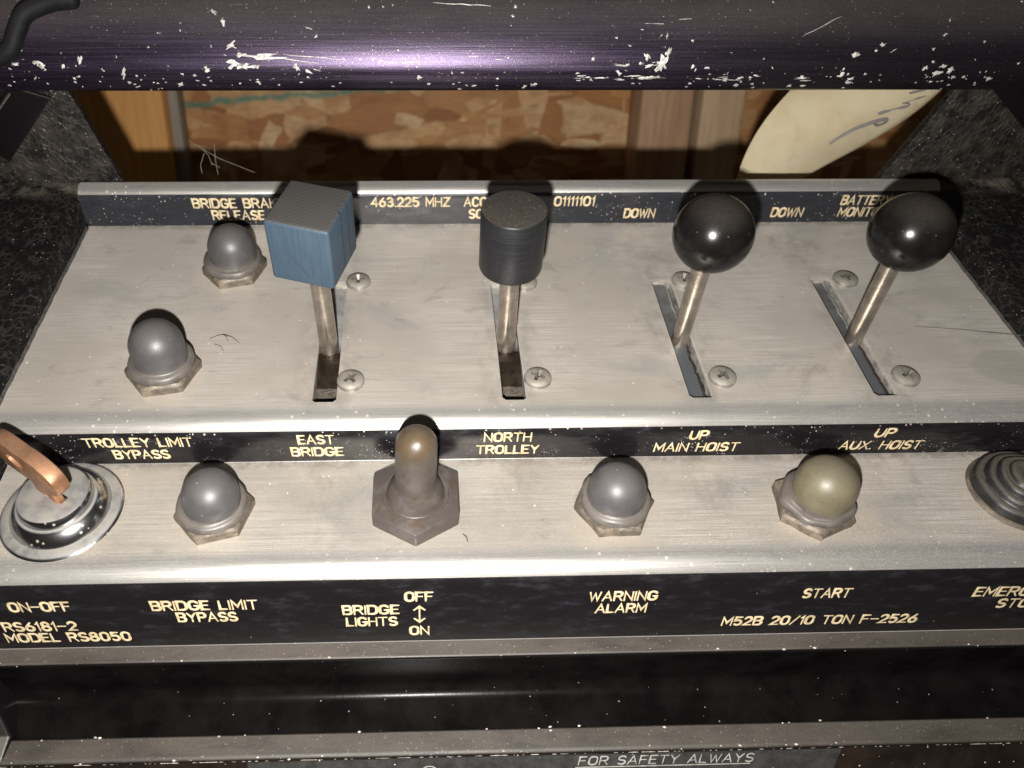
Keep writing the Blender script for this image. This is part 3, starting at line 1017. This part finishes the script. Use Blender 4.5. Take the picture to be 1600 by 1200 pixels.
# label, x, y, z, nut radius, nut turn, collar offset, dome material, dome centre z, dome shift
BTN = [
    ('grey domed push button under the bridge brake release label', -4.71, 15.50, 0., .80, 12, 'dome', .70, .705, .57, (.03, .0)),
    ('grey domed push button left of the blue cube lever, above the trolley limit label', -5.68, 11.93, 0., .81, 10, 'dome', .80, .705, .57, (.03, .0)),
    ('grey domed push button above the bridge limit bypass label', -4.27, 8.97, -1.1, .80, 14, 'dome', .60, .70, .565, (.02, .0)),
    ('dull grey domed push button above the warning alarm label', 3.85, 8.95, -1.1, .82, 2, 'dome', .60, .70, .575, (-.01, .0)),
    ('olive tinted domed push button above the start label', 7.98, 8.88, -1.1, .84, 22, 'dome_green', .70, .73, .60, (.07, .06)),
]
for i, (lab, x, y, z, rn, rot, mt, zc, rc, rd, sh) in enumerate(BTN):
    t = thing('push_button', (x, y, z), lab, 'push button', 'domed push buttons')
    h = .24
    bm = bmesh.new()
    prism(bm, hexa(rn, rot), 0, h, .07)
    bmesh.ops.subdivide_edges(bm, edges=bm.edges[:], cuts=3, use_grid_fill=True)
    am = .05 if i >= 3 else .022
    for v in bm.verts:
        nz = mnoise.noise_vector(v.co * 2.3 + Vector((i * 7, 0, 0)))
        v.co += Vector((nz[0], nz[1], nz[2] * .5 if v.co.z > .05 else 0)) * am
    link('hex_nut', bm, 'nut', t, ang=50)
    bm = bmesh.new()
    pr = dome_prof(rc, rd, zc, h)
    k = 7
    lathe(bm, pr[:k], 56, wob=.05 if i < 4 else .11, seed=i * 3.3, off=(0, 0))
    for v in bm.verts:
        v.co.z += .05 * mnoise.noise(v.co * 1.5 + Vector((i * 5, 0, 0)))
    c = link('boot_collar', bm, 'collar', t, ang=60)
    bm = bmesh.new()
    lathe(bm, [(rd, h + .12)] + pr[k:] if len(pr) > k else pr[-16:], 56, off=sh)
    d = link('rubber_dome', bm, mt, t, ang=60)
    d.rotation_euler = (0, 0, 0)

# emergency stop, ribbed rubber bellows at the right end
t = thing('emergency_stop_button', (12.42, 9.13, -1.1), 'big ribbed black rubber button cut off by the right edge', 'stop button')
bm = bmesh.new()
lathe(bm, [(.96, 0), (.985, .03), (.975, .07), (.93, .10), (.7, .11)], 64)
link('base_ring', bm, 'nut', t)
bm = bmesh.new()
pr = [(1.24, .12), (1.27, .20), (1.24, .34), (1.19, .40), (1.10, .43), (1.05, .41), (1.02, .44), (1.01, .52), (.95, .58), (.87, .60), (.82, .57), (.80, .60), (.79, .68), (.73, .74), (.65, .755),
      (.60, .72), (.57, .74), (.56, .80), (.50, .85), (.40, .86), (.30, .845), (.22, .80), (.17, .80), (.12, .83), (.03, .84)]
lathe(bm, [(r_ * .735, z_ * .80) for r_, z_ in pr], 72, wob=.05, seed=4.)
for v in bm.verts:
    v.co += mnoise.noise_vector(v.co * 1.7) * .035
link('bellows', bm, 'bellows', t, ang=70)

# ================================================================== TOGGLE SWITCH
t = thing('toggle_switch', (-.20, 9.08, -1.1), 'brown stained rubber booted toggle switch with a large hex base', 'toggle switch')
bm = bmesh.new()
prism(bm, hexa(1.0, 30), 0, .40, .0)
bevel(bm, .03, 2)
link('hex_base', bm, 'toggle', t)
bm = bmesh.new()
pr = [(.68, .395), (.665, .43), (.62, .435), (.60, .41), (.585, .42), (.57, .50), (.53, .60), (.47, .70), (.43, .78), (.415, .90), (.41, 1.1), (.405, 1.5), (.40, 1.98)]
for i in range(1, 13):
    a = min(1.53, math.pi / 2 * i / 12)
    pr.append((.40 * math.cos(a), 1.98 + .40 * math.sin(a)))
lathe(bm, pr, 56, wob=.012, seed=2.)
for v in bm.verts:
    if v.co.z > .6:
        v.co.x += .03 * (v.co.z - .6)
        v.co.y -= .02 * (v.co.z - .6)
link('rubber_boot', bm, 'toggle', t, ang=55)

# ================================================================== KEY SWITCH AND KEY
KX, KY, KZ = -7.37, 9.08, -1.1
t = thing('key_switch', (KX, KY, KZ), 'round chrome key switch above the on off label', 'key switch')
bm = bmesh.new()
lathe(bm, [(1.20, 0), (1.21, .025), (1.19, .05), (1.14, .07), (1.06, .09), (.98, .10)], 72)
link('flange', bm, 'chrome', t)
bm = bmesh.new()
lathe(bm, [(.985, .09), (.965, .15), (.92, .23), (.86, .31), (.80, .36), (.755, .385)], 72)
link('bezel', bm, 'chrome', t)
bm = bmesh.new()
lathe(bm, [(.74, .36), (.735, .44), (.715, .52), (.68, .575), (.62, .60), (.3, .605), (.02, .606)], 72)
core = link('lock_core', bm, 'chrome', t)
bm = bmesh.new()
box(bm, -.36, .36, -.09, .09, .45, .8)
cut = link('keyway_cutter', bm, 'chrome', t)
cut.rotation_euler = (0, 0, R(-32))
bpy.context.view_layer.update()
boolean_cut(core, cut)

kt = thing('key', (KX - .02, KY - .02, KZ + .5), 'bronze coloured key standing in the chrome key switch', 'key', rz=R(-35))
bm = bmesh.new()
out = []
W2, H0, H1 = 1.0, .56, 1.46
# bow: two soft lobes joined over a waist, in the key's own x / z plane
for a in range(0, 360, 8):
    c, s = math.cos(R(a)), math.sin(R(a))
    e = .75
    x = W2 * math.copysign(abs(c) ** e, c)
    z = (H0 + H1) / 2 + (H1 - H0) / 2 * math.copysign(abs(s) ** e, s) * (1 - .10 * math.exp(-(x / .22) ** 2))
    out.append((x - .16, z))
prism(bm, out, -.15, .15)
bevel(bm, .035, 2, 50)
bow = link('bow', bm, 'key', kt)
bow.rotation_euler = (R(90), 0, 0)
bm = bmesh.new()
prism(bm, [(-.34 + .25 * math.cos(R(a)), 1.05 + .15 * math.sin(R(a))) for a in range(0, 360, 15)], -.5, .5)
cut = link('hole_cutter', bm, 'key', kt)
cut.rotation_euler = (R(90), 0, 0)
bpy.context.view_layer.update()
boolean_cut(bow, cut)
bm = bmesh.new()
box(bm, -.34, .32, -.085, .085, -.1, .75)
bevel(bm, .02, 1)
bl = link('blade', bm, 'key', kt)
bm = bmesh.new()
box(bm, -.05, .07, -.2, -.03, -.3, .64)
cut = link('groove_cutter', bm, 'key', kt)
bpy.context.view_layer.update()
boolean_cut(bl, cut)

# ================================================================== CASE
case = thing('transmitter_case', (0, 0, 0), 'black crackle painted crane controller case with purple guard bar', 'controller case')


def shelf(x0, x1, outer):
    """side shelf beside the deck: rises from the deck edge at the front to the corner at the rear"""
    bm = bmesh.new()
    ys = [4.0 + .25 * i for i in range(57)]
    rows = []
    for y in ys:
        if y > 18.0: y = 18.0
        zt = -1.35 + .10 if y < 8 else (.10 + max(0, (y - 9.6)) * .105)
        zt = .10 + (y - 9.6) * .105 if y >= 9.6 else .10 + (y - 9.6) * .55
        rows.append([bm.verts.new((x0, y, -4)), bm.verts.new((x0, y, zt - .10)), bm.verts.new((x0 + (.1 if outer > x0 else -.1), y, zt)),
                     bm.verts.new(((x0 + outer) / 2, y, zt + .05)), bm.verts.new((outer, y, zt + .05)), bm.verts.new((outer, y, -4))])
        if y == 18.0: break
    for a, b in zip(rows, rows[1:]):
        for i in range(6):
            bm.faces.new((a[i], a[(i + 1) % 6], b[(i + 1) % 6], b[i]))
    bm.faces.new(rows[0][::-1])
    bm.faces.new(rows[-1])
    return link('side_shelf', bm, 'crackle', case, ang=50)


shelf(PX0 - .03, -15, -15)
shelf(PX1 + .03, 20, 20)


def ear(pts):
    bm = bmesh.new()
    quad_prism(bm, [(x, 18.0, z) for x, z in pts], (0, .22, 0))
    bevel(bm, .03, 2)
    return link('upright_ear', bm, 'crackle', case, ang=40)


ear([(-16, -1.0), (-6.95, -1.0), (-7.904, 1.097), (-8.43, 3.367 - 1.12), (-8.62, 3.9), (-16, 3.9)][:0] or [(-16, -1.0), (-7.43, -1.0), (-7.904, 1.097), (-8.46, 3.50), (-8.50, 3.9), (-16, 3.9)])
ear([(20, -1.0), (20, 3.9), (13.36, 3.9), (13.23, 3.50), (12.371, .997), (11.75, -1.0)])
# overlapping gusset on the right ear and strap bracket on the left ear
bm = bmesh.new()
quad_prism(bm, [(13.95, 17.93, 3.6), (15.75, 17.93, 2.25), (19, 17.93, .6), (19, 17.93, 3.6)], (0, .062, 0))
bevel(bm, .025, 2)
link('gusset_plate', bm, 'case', case)
bm = bmesh.new()
quad_prism(bm, [(-8.55, 17.55, 3.55), (-9.05, 17.55, 2.75), (-9.95, 17.55, 1.78), (-10.35, 17.55, 2.35), (-9.75, 17.55, 3.0), (-10.2, 17.55, 3.55)][:0] or
           [(-8.75, 17.60, 3.45), (-10.35, 17.60, 1.80), (-10.95, 17.60, 2.45), (-9.60, 17.60, 3.75)], (0, .10, 0))
bevel(bm, .02, 2)
link('strap_bracket', bm, 'case', case)
bm = bmesh.new()
quad_prism(bm, [(-9.62, 17.56, 3.75), (-10.95, 17.56, 2.41), (-11.6, 17.56, 3.0), (-11.0, 17.56, 3.75)], (0, -.10, 0))
bevel(bm, .02, 2)
link('strap_bracket', bm, 'case', case)
bm = bmesh.new()
tube(bm, [(-9.60, 17.52, 3.62), (-10.2, 17.52, 3.05), (-10.9, 17.52, 2.42)], .028, 6)
link('strap_edge_highlight', bm, 'gasket', case)  # added light grey tube, a highlight painted along the bracket edge
# edge gasket beside the deck
for x, sgn in ((PX0 - .015, -1), (PX1 + .015, 1)):
    bm = bmesh.new()
    random.seed(3)
    tube(bm, [(x + random.uniform(-.012, .012), 9.7 + .2 * i, (.02 if 9.7 + .2 * i > 10.3 else -1.08)) for i in range(3, 39)], .045, 6)
    link('edge_gasket', bm, 'gasket', case)

# front tray: ledge, dark channel, lower rail, lip
led = [(7.6, -3.262), (6.86, -3.262)] + arc(6.86, -3.322, .06, 0, 90, 5) + [(6.80, -3.36)]
tray = [(6.80, -3.37), (6.80, -3.9), (6.79, -4.40)]
tray += [(6.79 - .32 * (1 - math.cos(R(a))), -4.40 - .32 * math.sin(R(a))) for a in range(10, 91, 10)] + [(6.2, -4.725), (5.845, -4.73)]
rail = [(5.839, -4.84), (5.835, -4.65), (5.80, -4.62), (5.42, -4.60)] + arc(5.42, -4.72, .12, 0, 62, 6)
e_ = rail[-1]
ul = Vector((0, math.sin(R(30)), math.cos(R(30))))
nl = Vector((0, -ul[2], ul[1]))
lipp = [(e_[0] - .002, e_[1] - .003), (e_[0] - .5 * 2, e_[1] - .866 * 2)]
LX0, LX1 = -9.85, 20.
bm = bmesh.new()
extrude_profile(bm, offset_profile(led, .05), LX0, LX1)
link('front_ledge', bm, 'case', case, ang=28)
bm = bmesh.new()
extrude_profile(bm, offset_profile(tray, .12), LX0, LX1)
link('front_channel', bm, 'channel', case, ang=28)
bm = bmesh.new()
extrude_profile(bm, offset_profile(rail, .06), LX0, LX1)
link('lower_rail', bm, 'case', case, ang=28)
bm = bmesh.new()
extrude_profile(bm, offset_profile(lipp, .12), LX0, LX1)
link('lower_lip', bm, 'lip', case, ang=28)
bm = bmesh.new()
quad_prism(bm, [(-9.3, 7.6, -3.30), (-9.0, 6.6, -3.42), (-8.62, 5.84, -4.50), (-8.66, 5.36, -4.58), (-8.80, 4.2, -6.6), (-8.80, 7.6, -6.6)], (-4.5, 0, 0))
bevel(bm, .05, 2)
link('end_cheek', bm, 'case', case)

# rubbed front edge of the lower rail
bm = bmesh.new()
rw = random.Random(5)
x = -9.4
while x < 15:
    ln = rw.choice((.03, .05, .08, .14, .3)) * rw.uniform(.6, 1.3)
    hh = rw.uniform(.010, .024)
    n_ = max(2, int(ln / .03))
    lo_, hi_ = [], []
    for q in range(n_ + 1):
        px = x + ln * q / n_
        b_ = Vector((px, e_[0], e_[1])) + nl * .004
        k_ = .35 if q in (0, n_) else rw.uniform(.5, 1.)
        lo_.append(bm.verts.new(b_ - ul * hh * k_ * .5 + nl * .002))
        hi_.append(bm.verts.new(b_ + ul * hh * k_ * .8 + nl * .004))
    for q in range(n_):
        bm.faces.new((lo_[q], lo_[q + 1], hi_[q + 1], hi_[q]))
    x += ln + abs(rw.gauss(0, .16)) + .01
we = link('worn_edge', bm, 'grime', case, smooth=False)
tag(we, kind='stuff')

# warning sticker on the lip
so = Vector((0, e_[0], e_[1])) - ul * 1.3
bm = bmesh.new()
a, b = so + nl * .004, so + ul * 1.27 + nl * .004
quad_prism(bm, [a + Vector((-3.75, 0, 0)), a + Vector((8.35, 0, 0)), b + Vector((8.62, 0, 0)), b + Vector((-3.70, 0, 0))], nl * .008)
stk = link('warning_sticker', bm, 'sticker', case, smooth=False)
bm = bmesh.new()
stroke_text(bm, 'FOR SAFETY ALWAYS', 4.93, 3.68, 1.00, .235, so, ul, nl, thick=.034, slant=.18, lift=.014, rise=.004)
link('lettering', bm, 'print', stk, ang=80)
bm = bmesh.new()
X_ = Vector((1, 0, 0))
a = so + ul * .945 + nl * .014
quad_prism(bm, [a + X_ * 3.05, a + X_ * 6.72, a + X_ * 6.72 + ul * .022, a + X_ * 3.05 + ul * .022], nl * .003)
link('underline', bm, 'print', stk, smooth=False)
bm = bmesh.new()
ring = [(math.cos(R(q)) * .19, math.sin(R(q)) * .19) for q in range(0, 361, 15)]
for (u0, v0), (u1, v1) in zip(ring, ring[1:]):
    c0 = so + X_ * .02 + ul * .90 + nl * .014
    quad_prism(bm, [c0 + X_ * u0 + ul * v0, c0 + X_ * u1 + ul * v1, c0 + X_ * u1 * .87 + ul * v1 * .87, c0 + X_ * u0 * .87 + ul * v0 * .87], nl * .002)
stroke_text(bm, 'R', .02, .15, .80, .20, so, ul, nl, thick=.028, lift=.014, rise=.004)
link('registered_mark', bm, 'print', stk, ang=80)

# guard bar
nose = [(17.9 + 3.4, 4.25 + 5.0)]
bar_c = (17.87, 4.19)
bp = []
rb = .60
r2_ = 2.3
c2_ = (bar_c[0] + (r2_ - rb) * math.cos(R(20)), bar_c[1] - (r2_ - rb) * math.sin(R(20)))
for a in range(66, 20, -3):       # broad upper face
    bp.append((c2_[0] - r2_ * math.cos(R(a)), c2_[1] + r2_ * math.sin(R(a))))
for a in range(20, -129, -6):     # tight nose, round to underneath
    bp.append((bar_c[0] - rb * math.cos(R(a)), bar_c[1] + rb * math.sin(R(a))))
st = Vector((-bp[0][0] + bar_c[0], bp[0][1] - bar_c[1])).normalized()
up_t = Vector((math.sin(R(66)), math.cos(R(66))))
top = [(bp[0][0] + up_t[0] * d, bp[0][1] + up_t[1] * d) for d in (3.0, 2.0, 1.0, .3, .04)]
prof_bar = top + bp
endp = bp[-1]
closed = prof_bar + [(endp[0] + 1.2, endp[1] + .35), (top[0][0] + .9, top[0][1] - .9), (top[0][0] + .4, top[0][1] - .1)]
bm = bmesh.new()
extrude_profile(bm, closed, -17, 22)
bar = link('guard_bar', bm, 'bar', case, ang=50)


def bar_point(x, s):
    """s = arc length along the visible face, 0 at the lower limb (normal straight down)"""
    tot = 0
    pts = prof_bar[::-1]
    for a, b in zip(pts, pts[1:]):
        d = math.dist(a, b)
        if tot + d >= s:
            k = (s - tot) / d
            t_ = Vector((b[0] - a[0], b[1] - a[1])).normalized()
            p_ = Vector((x, a[0] + (b[0] - a[0]) * k, a[1] + (b[1] - a[1]) * k))
            return p_, Vector((0, t_[0], t_[1])), Vector((0, -t_[1], t_[0]))
        tot += d
    return Vector((x, *pts[-1])), Vector((0, up_t[0], up_t[1])), Vector((0, -up_t[1], up_t[0]))


def chip(bm, x, s, w_, h_, rot, rnd, lift=.004, n=13):
    vs = []
    for i in range(n):
        a = 2 * math.pi * i / n
        r = rnd.choice((.35, .6, .8, 1.0, 1.15)) * rnd.uniform(.8, 1.1)
        u, v = math.cos(a) * w_ * r, math.sin(a) * h_ * r
        uu, vv = u * math.cos(rot) - v * math.sin(rot), u * math.sin(rot) + v * math.cos(rot)
        p_, t_, nn = bar_point(x + uu, max(.02, s + vv))
        vs.append(p_ + nn * (lift + rnd.uniform(0, .003)))
    p_, t_, nn = bar_point(x, s)
    c = bm.verts.new(p_ + nn * (lift + .012))
    vv_ = [bm.verts.new(q) for q in vs]
    for i in range(n):
        bm.faces.new((vv_[i], vv_[(i + 1) % n], c))


rnd = random.Random(11)
bm = bmesh.new()
for i in range(120):        # along the lower edge
    x = rnd.uniform(-9.5, 13.5)
    if mnoise.noise(Vector((x * .5, 3, 0))) < -.12 and rnd.random() < .7: continue
    s = rnd.gauss(1.10, .13)
    w_ = rnd.choice((.025, .035, .05, .08)) * rnd.uniform(.6, 1.2)
    chip(bm, x, s, w_, w_ * rnd.uniform(.4, .9), rnd.gauss(0, .5), rnd)
for i in range(26):         # long scraped run right of the middle
    x = rnd.uniform(3.6, 9.0)
    chip(bm, x, rnd.gauss(1.20, .035), rnd.uniform(.05, .22), rnd.uniform(.010, .022), rnd.gauss(0, .08), rnd)
for i in range(70):         # scattered on the face
    x, s = rnd.uniform(-10, 14), rnd.uniform(1.3, 3.8)
    w_ = rnd.uniform(.012, .05)
    chip(bm, x, s, w_, w_ * rnd.uniform(.4, 1.), rnd.uniform(0, 3), rnd)
for x, s, w_, h_, rot in [(-4.2, 1.16, .20, .13, .2), (-4.0, 1.10, .22, .07, 0), (-3.72, 1.09, .12, .05, 0), (-3.58, 1.30, .48, .075, -.03), (-4.05, 1.34, .14, .06, .1),
                          (-2.55, .98, .10, .03, -.6), (-4.6, 2.25, .10, .06, -.5), (-4.4, 2.05, .05, .11, .2), (-2.5, 1.9, .12, .02, -.3), (5.52, 1.15, .13, .20, -.35), (5.66, 1.38, .06, .14, -.4), (5.6, 1.75, .025, .10, -.1),
                          (5.30, 1.12, .16, .02, .05), (4.55, 1.13, .22, .03, -.1), (6.0, 2.1, .2, .012, .02), (5.2, 2.0, .3, .012, -.03), (10.0, 1.35, .11, .07, .3), (12.1, 1.1, .1, .06, .5), (12.3, 1.0, .07, .09, 0),
                          (11.7, 1.05, .09, .05, .2), (12.0, 1.75, .10, .025, .5), (-.05, 1.25, .035, .12, 0), (-1.6, 2.9, .07, .05, 0), (-8.6, 2.2, .07, .06, 0), (-9.1, 1.15, .11, .05, .2), (-8.5, 1.1, .08, .06, 0), (-8.05, 1.1, .06, .05, 0)]:
    chip(bm, x, s + .38, w_, h_, rot, rnd, .006, 14)
for i in range(120):        # clusters of small flecks
    cx_, cs_ = rnd.choice([(-9, 1.2), (-8.2, 1.3), (-6.5, .95), (-4.2, 1.6), (-2.6, 1.1), (-5.2, 1.0), (5.2, 1.6), (5.8, 1.2), (4.6, 1.15), (6.6, .9), (7.8, .9), (9.8, 1.1), (11.8, 1.1), (12.6, 1.0), (10.4, 1.6)])
    w_ = abs(rnd.gauss(0, .035)) + .010
    chip(bm, cx_ + rnd.gauss(0, .45), max(.3, cs_ + .25 + rnd.gauss(0, .22)), w_ * rnd.uniform(.6, 1.8), w_ * rnd.uniform(.3, .8), rnd.gauss(0, .6), rnd)
for x0, s0, x1, s1 in [(-3.3, 1.33, -2.3, 1.18), (-3.1, 1.38, -1.6, 1.25), (.3, 2.5, 1.6, 2.42), (8.7, 1.75, 9.6, 2.2)]:
    pts = []
    for i in range(9):
        k = i / 8
        p_, t_, nn = bar_point(x0 + (x1 - x0) * k, s0 + (s1 - s0) * k + .35 + rnd.uniform(-.01, .01))
        pts.append(p_ + nn * .004)
    tube(bm, pts, [.003 + .008 * math.sin(math.pi * i / 8) for i in range(9)], 5)
ch = link('paint_chip', bm, 'chip', bar, smooth=False)
tag(ch, kind='stuff')

# crumbs of dust along the tray edges
bm = bmesh.new()
for i in range(60):
    x = rnd.uniform(-9.6, 15)
    r_ = rnd.uniform(.008, .026)
    which = rnd.random()
    if which < .35:
        c = Vector((x, 6.83 + rnd.gauss(0, .03), -3.262 + r_ * .4))
    elif which < .75:
        c = Vector((x, 5.36 + rnd.gauss(0, .025), -4.60 + r_ * .1))
    else:
        c = Vector((x, 5.81 + rnd.gauss(0, .03), -4.62 + r_ * .3))
    q = bmesh.ops.create_icosphere(bm, subdivisions=1, radius=r_)
    for v in q['verts']:
        v.co = Vector((v.co.x * rnd.uniform(.8, 2.2), v.co.y, v.co.z * .7)) + c
g = link('dust_crumbs', bm, 'grime', case)
tag(g, kind='stuff')

# ================================================================== CARD, CORD, RING, WEBS
def lerp(a, b, k): return a + (b - a) * k


# cream card: grid between its left edge and its lower/right edge, tucked behind the rear edge of the panel
L_ = [(9.379, 20.0, -.45), (9.50, 20.15, .55), (9.80, 20.35, 1.35), (10.35, 20.7, 2.0), (11.15, 21.3, 2.55), (12.3, 22.2, 3.4)]
Rg = [(11.2, 19.9, -.45), (12.5, 20.0, .30), (13.35, 20.0, .85), (14.25, 20.0, 1.65), (14.85, 20.0, 2.55), (15.6, 20.2, 3.7)]
bm = bmesh.new()
nu, nv = 24, 30


def cr(P, t):
    n = len(P) - 1
    i = min(int(t * n), n - 1)
    k = t * n - i
    g = lambda j: Vector(P[max(0, min(n, j))])
    p0, p1, p2, p3 = g(i - 1), g(i), g(i + 1), g(i + 2)
    return .5 * ((2 * p1) + (p2 - p0) * k + (2 * p0 - 5 * p1 + 4 * p2 - p3) * k * k + (3 * p1 - p0 - 3 * p2 + p3) * k ** 3)


def card_pt(u, v):
    a, b = cr(L_, v), cr(Rg, v)
    p_ = a.lerp(b, min(u, 1.))
    # belly towards the viewer, rolling away at the lower right edge
    p_ += Vector((0, -.55, .12)) * math.sin(math.pi * min(u, 1)) * (.35 + .65 * v)
    if u > .82:
        k = (u - .82) / .18
        p_ += Vector((-.10, .75, -.12)) * k * k
    return p_


grid = [[bm.verts.new(card_pt(i / nu, j / nv)) for i in range(nu + 1)] for j in range(nv + 1)]
for j in range(nv):
    for i in range(nu):
        bm.faces.new((grid[j][i], grid[j][i + 1], grid[j + 1][i + 1], grid[j + 1][i]))
geom = bmesh.ops.solidify(bm, geom=bm.faces[:], thickness=.02)
card = link('paper_card', bm, 'paper', None)
tag(card, 'curled cream card with grey handwriting behind the right ball lever', 'card')


def ink(pts, rad):
    bm = bmesh.new()
    P = []
    for u, v in pts:
        p_ = card_pt(u, v)
        n = (card_pt(u + .01, v) - p_).cross(card_pt(u, v + .01) - p_).normalized()
        if n.y > 0: n = -n
        P.append(p_ + n * .022)
    tube(bm, P, rad, 6, .5)
    return link('ink_stroke', bm, 'ink', card)


def smooth(pts, n=5):
    out = []
    P = [Vector((a, b, 0)) for a, b in pts]
    for i in range(len(pts) * n - n + 1):
        q = cr(P, i / ((len(pts) - 1) * n))
        out.append((q.x, q.y))
    return out


s1 = smooth([(.56, .36), (.57, .43), (.60, .50), (.66, .555), (.71, .575), (.735, .555), (.71, .53), (.67, .54)])
ink(s1, [.035 + .03 * min(1, i / len(s1) * 1.5) for i in range(len(s1))])
s2 = smooth([(.61, .60), (.68, .645), (.745, .675), (.72, .69), (.69, .685), (.74, .72), (.785, .745)])
ink(s2, [.03 + .015 * math.sin(i) for i in range(len(s2))])
s3 = smooth([(.66, .75), (.72, .775), (.77, .80), (.74, .82), (.80, .86)])
ink(s3, .032)

# black cord looped round the left end of the bar
bm = bmesh.new()
def on_bar(x, s, h):
    p_, t_, nn = bar_point(x, s)
    return p_ + nn * h
cp = [on_bar(-9.6, 1.55, .16), on_bar(-9.08, 1.8, .18), on_bar(-8.86, 2.15, .19), on_bar(-8.66, 2.50, .19), on_bar(-8.2, 2.72, .19), on_bar(-7.80, 2.80, .18), on_bar(-7.5, 2.84, .15)]
cn = 40
tube(bm, [cr(cp, i / cn) for i in range(cn + 1)], [(.19 + .03 * i / cn) * (1 if i < cn - 4 else math.sqrt(max(.08, 1 - ((i - cn + 4) / 4.2) ** 2))) for i in range(cn + 1)], 16)
cord = link('rubber_cord', bm, 'cord', None)
tag(cord, 'black rubber cord end lying over the left end of the purple bar', 'cord')

# bright metal ring hanging at the upper right
bm = bmesh.new()
ringp = []
for i in range(33):
    a = 2 * math.pi * i / 32
    ringp.append((15.55 + .75 * math.cos(a), 17.75, 3.85 + .75 * math.sin(a)))
tube(bm, ringp[:-1] + [ringp[0]], .07, 10)
rg = link('metal_ring', bm, 'chrome', None)
tag(rg, 'small bright metal ring half hidden under the right end of the bar', 'ring')

# cobweb threads between panel rear edge and the wall side
bm = bmesh.new()
for pts in [[(-6.0, 18.3, 2.0), (-5.3, 18.2, 1.55), (-4.4, 18.1, 1.18)], [(-5.75, 18.3, 1.85), (-5.55, 18.25, 1.6), (-5.5, 18.2, 1.35)], [(-5.65, 18.25, 1.65), (-5.8, 18.2, 1.35), (-5.78, 18.1, 1.15)],
            [(-5.5, 18.2, 1.4), (-5.3, 18.15, 1.3)], [(-5.35, 18.3, 1.9), (-5.38, 18.2, 1.5), (-5.37, 18.1, 1.12)]]:
    tube(bm, pts, .0075, 4)
wb = link('cobweb', bm, 'web', None)
tag(wb, 'thin cobweb threads above the rear steel edge left of the blue cube', 'cobweb')


def lint(name, strands, label, mat='lint', r=.0055):
    bm = bmesh.new()
    for s in strands:
        tube(bm, [Vector((x, y, z)) for x, y, z in s], r, 4)
    o = link(name, bm, mat, None)
    return tag(o, label, 'lint')


Z0 = .012
lint('lint_thread', [[(-4.88, 12.95, Z0), (-4.72, 13.02, .05), (-4.55, 13.03, .07), (-4.35, 12.95, .05), (-4.2, 12.82, Z0)], [(-4.6, 13.05, .06), (-4.5, 12.98, .05), (-4.45, 12.85, Z0)],
                     [(-4.75, 12.78, Z0), (-4.6, 12.70, .03), (-4.5, 12.55, Z0)]], 'tuft of dark lint on the deck right of the left hand dome button')
lint('lint_thread', [[(.74, 8.36, -1.09), (.80, 8.28, -1.06), (.83, 8.18, -1.09)]], 'short dark hair on the lower deck right of the toggle switch', r=.011)
lint('lint_thread', [[(11.55, 13.15, .01), (12.6, 12.98, .05), (13.78, 12.72, .09), (14.6, 12.4, .55)]], 'pale thread from the deck to the right case wall', 'web', .005)
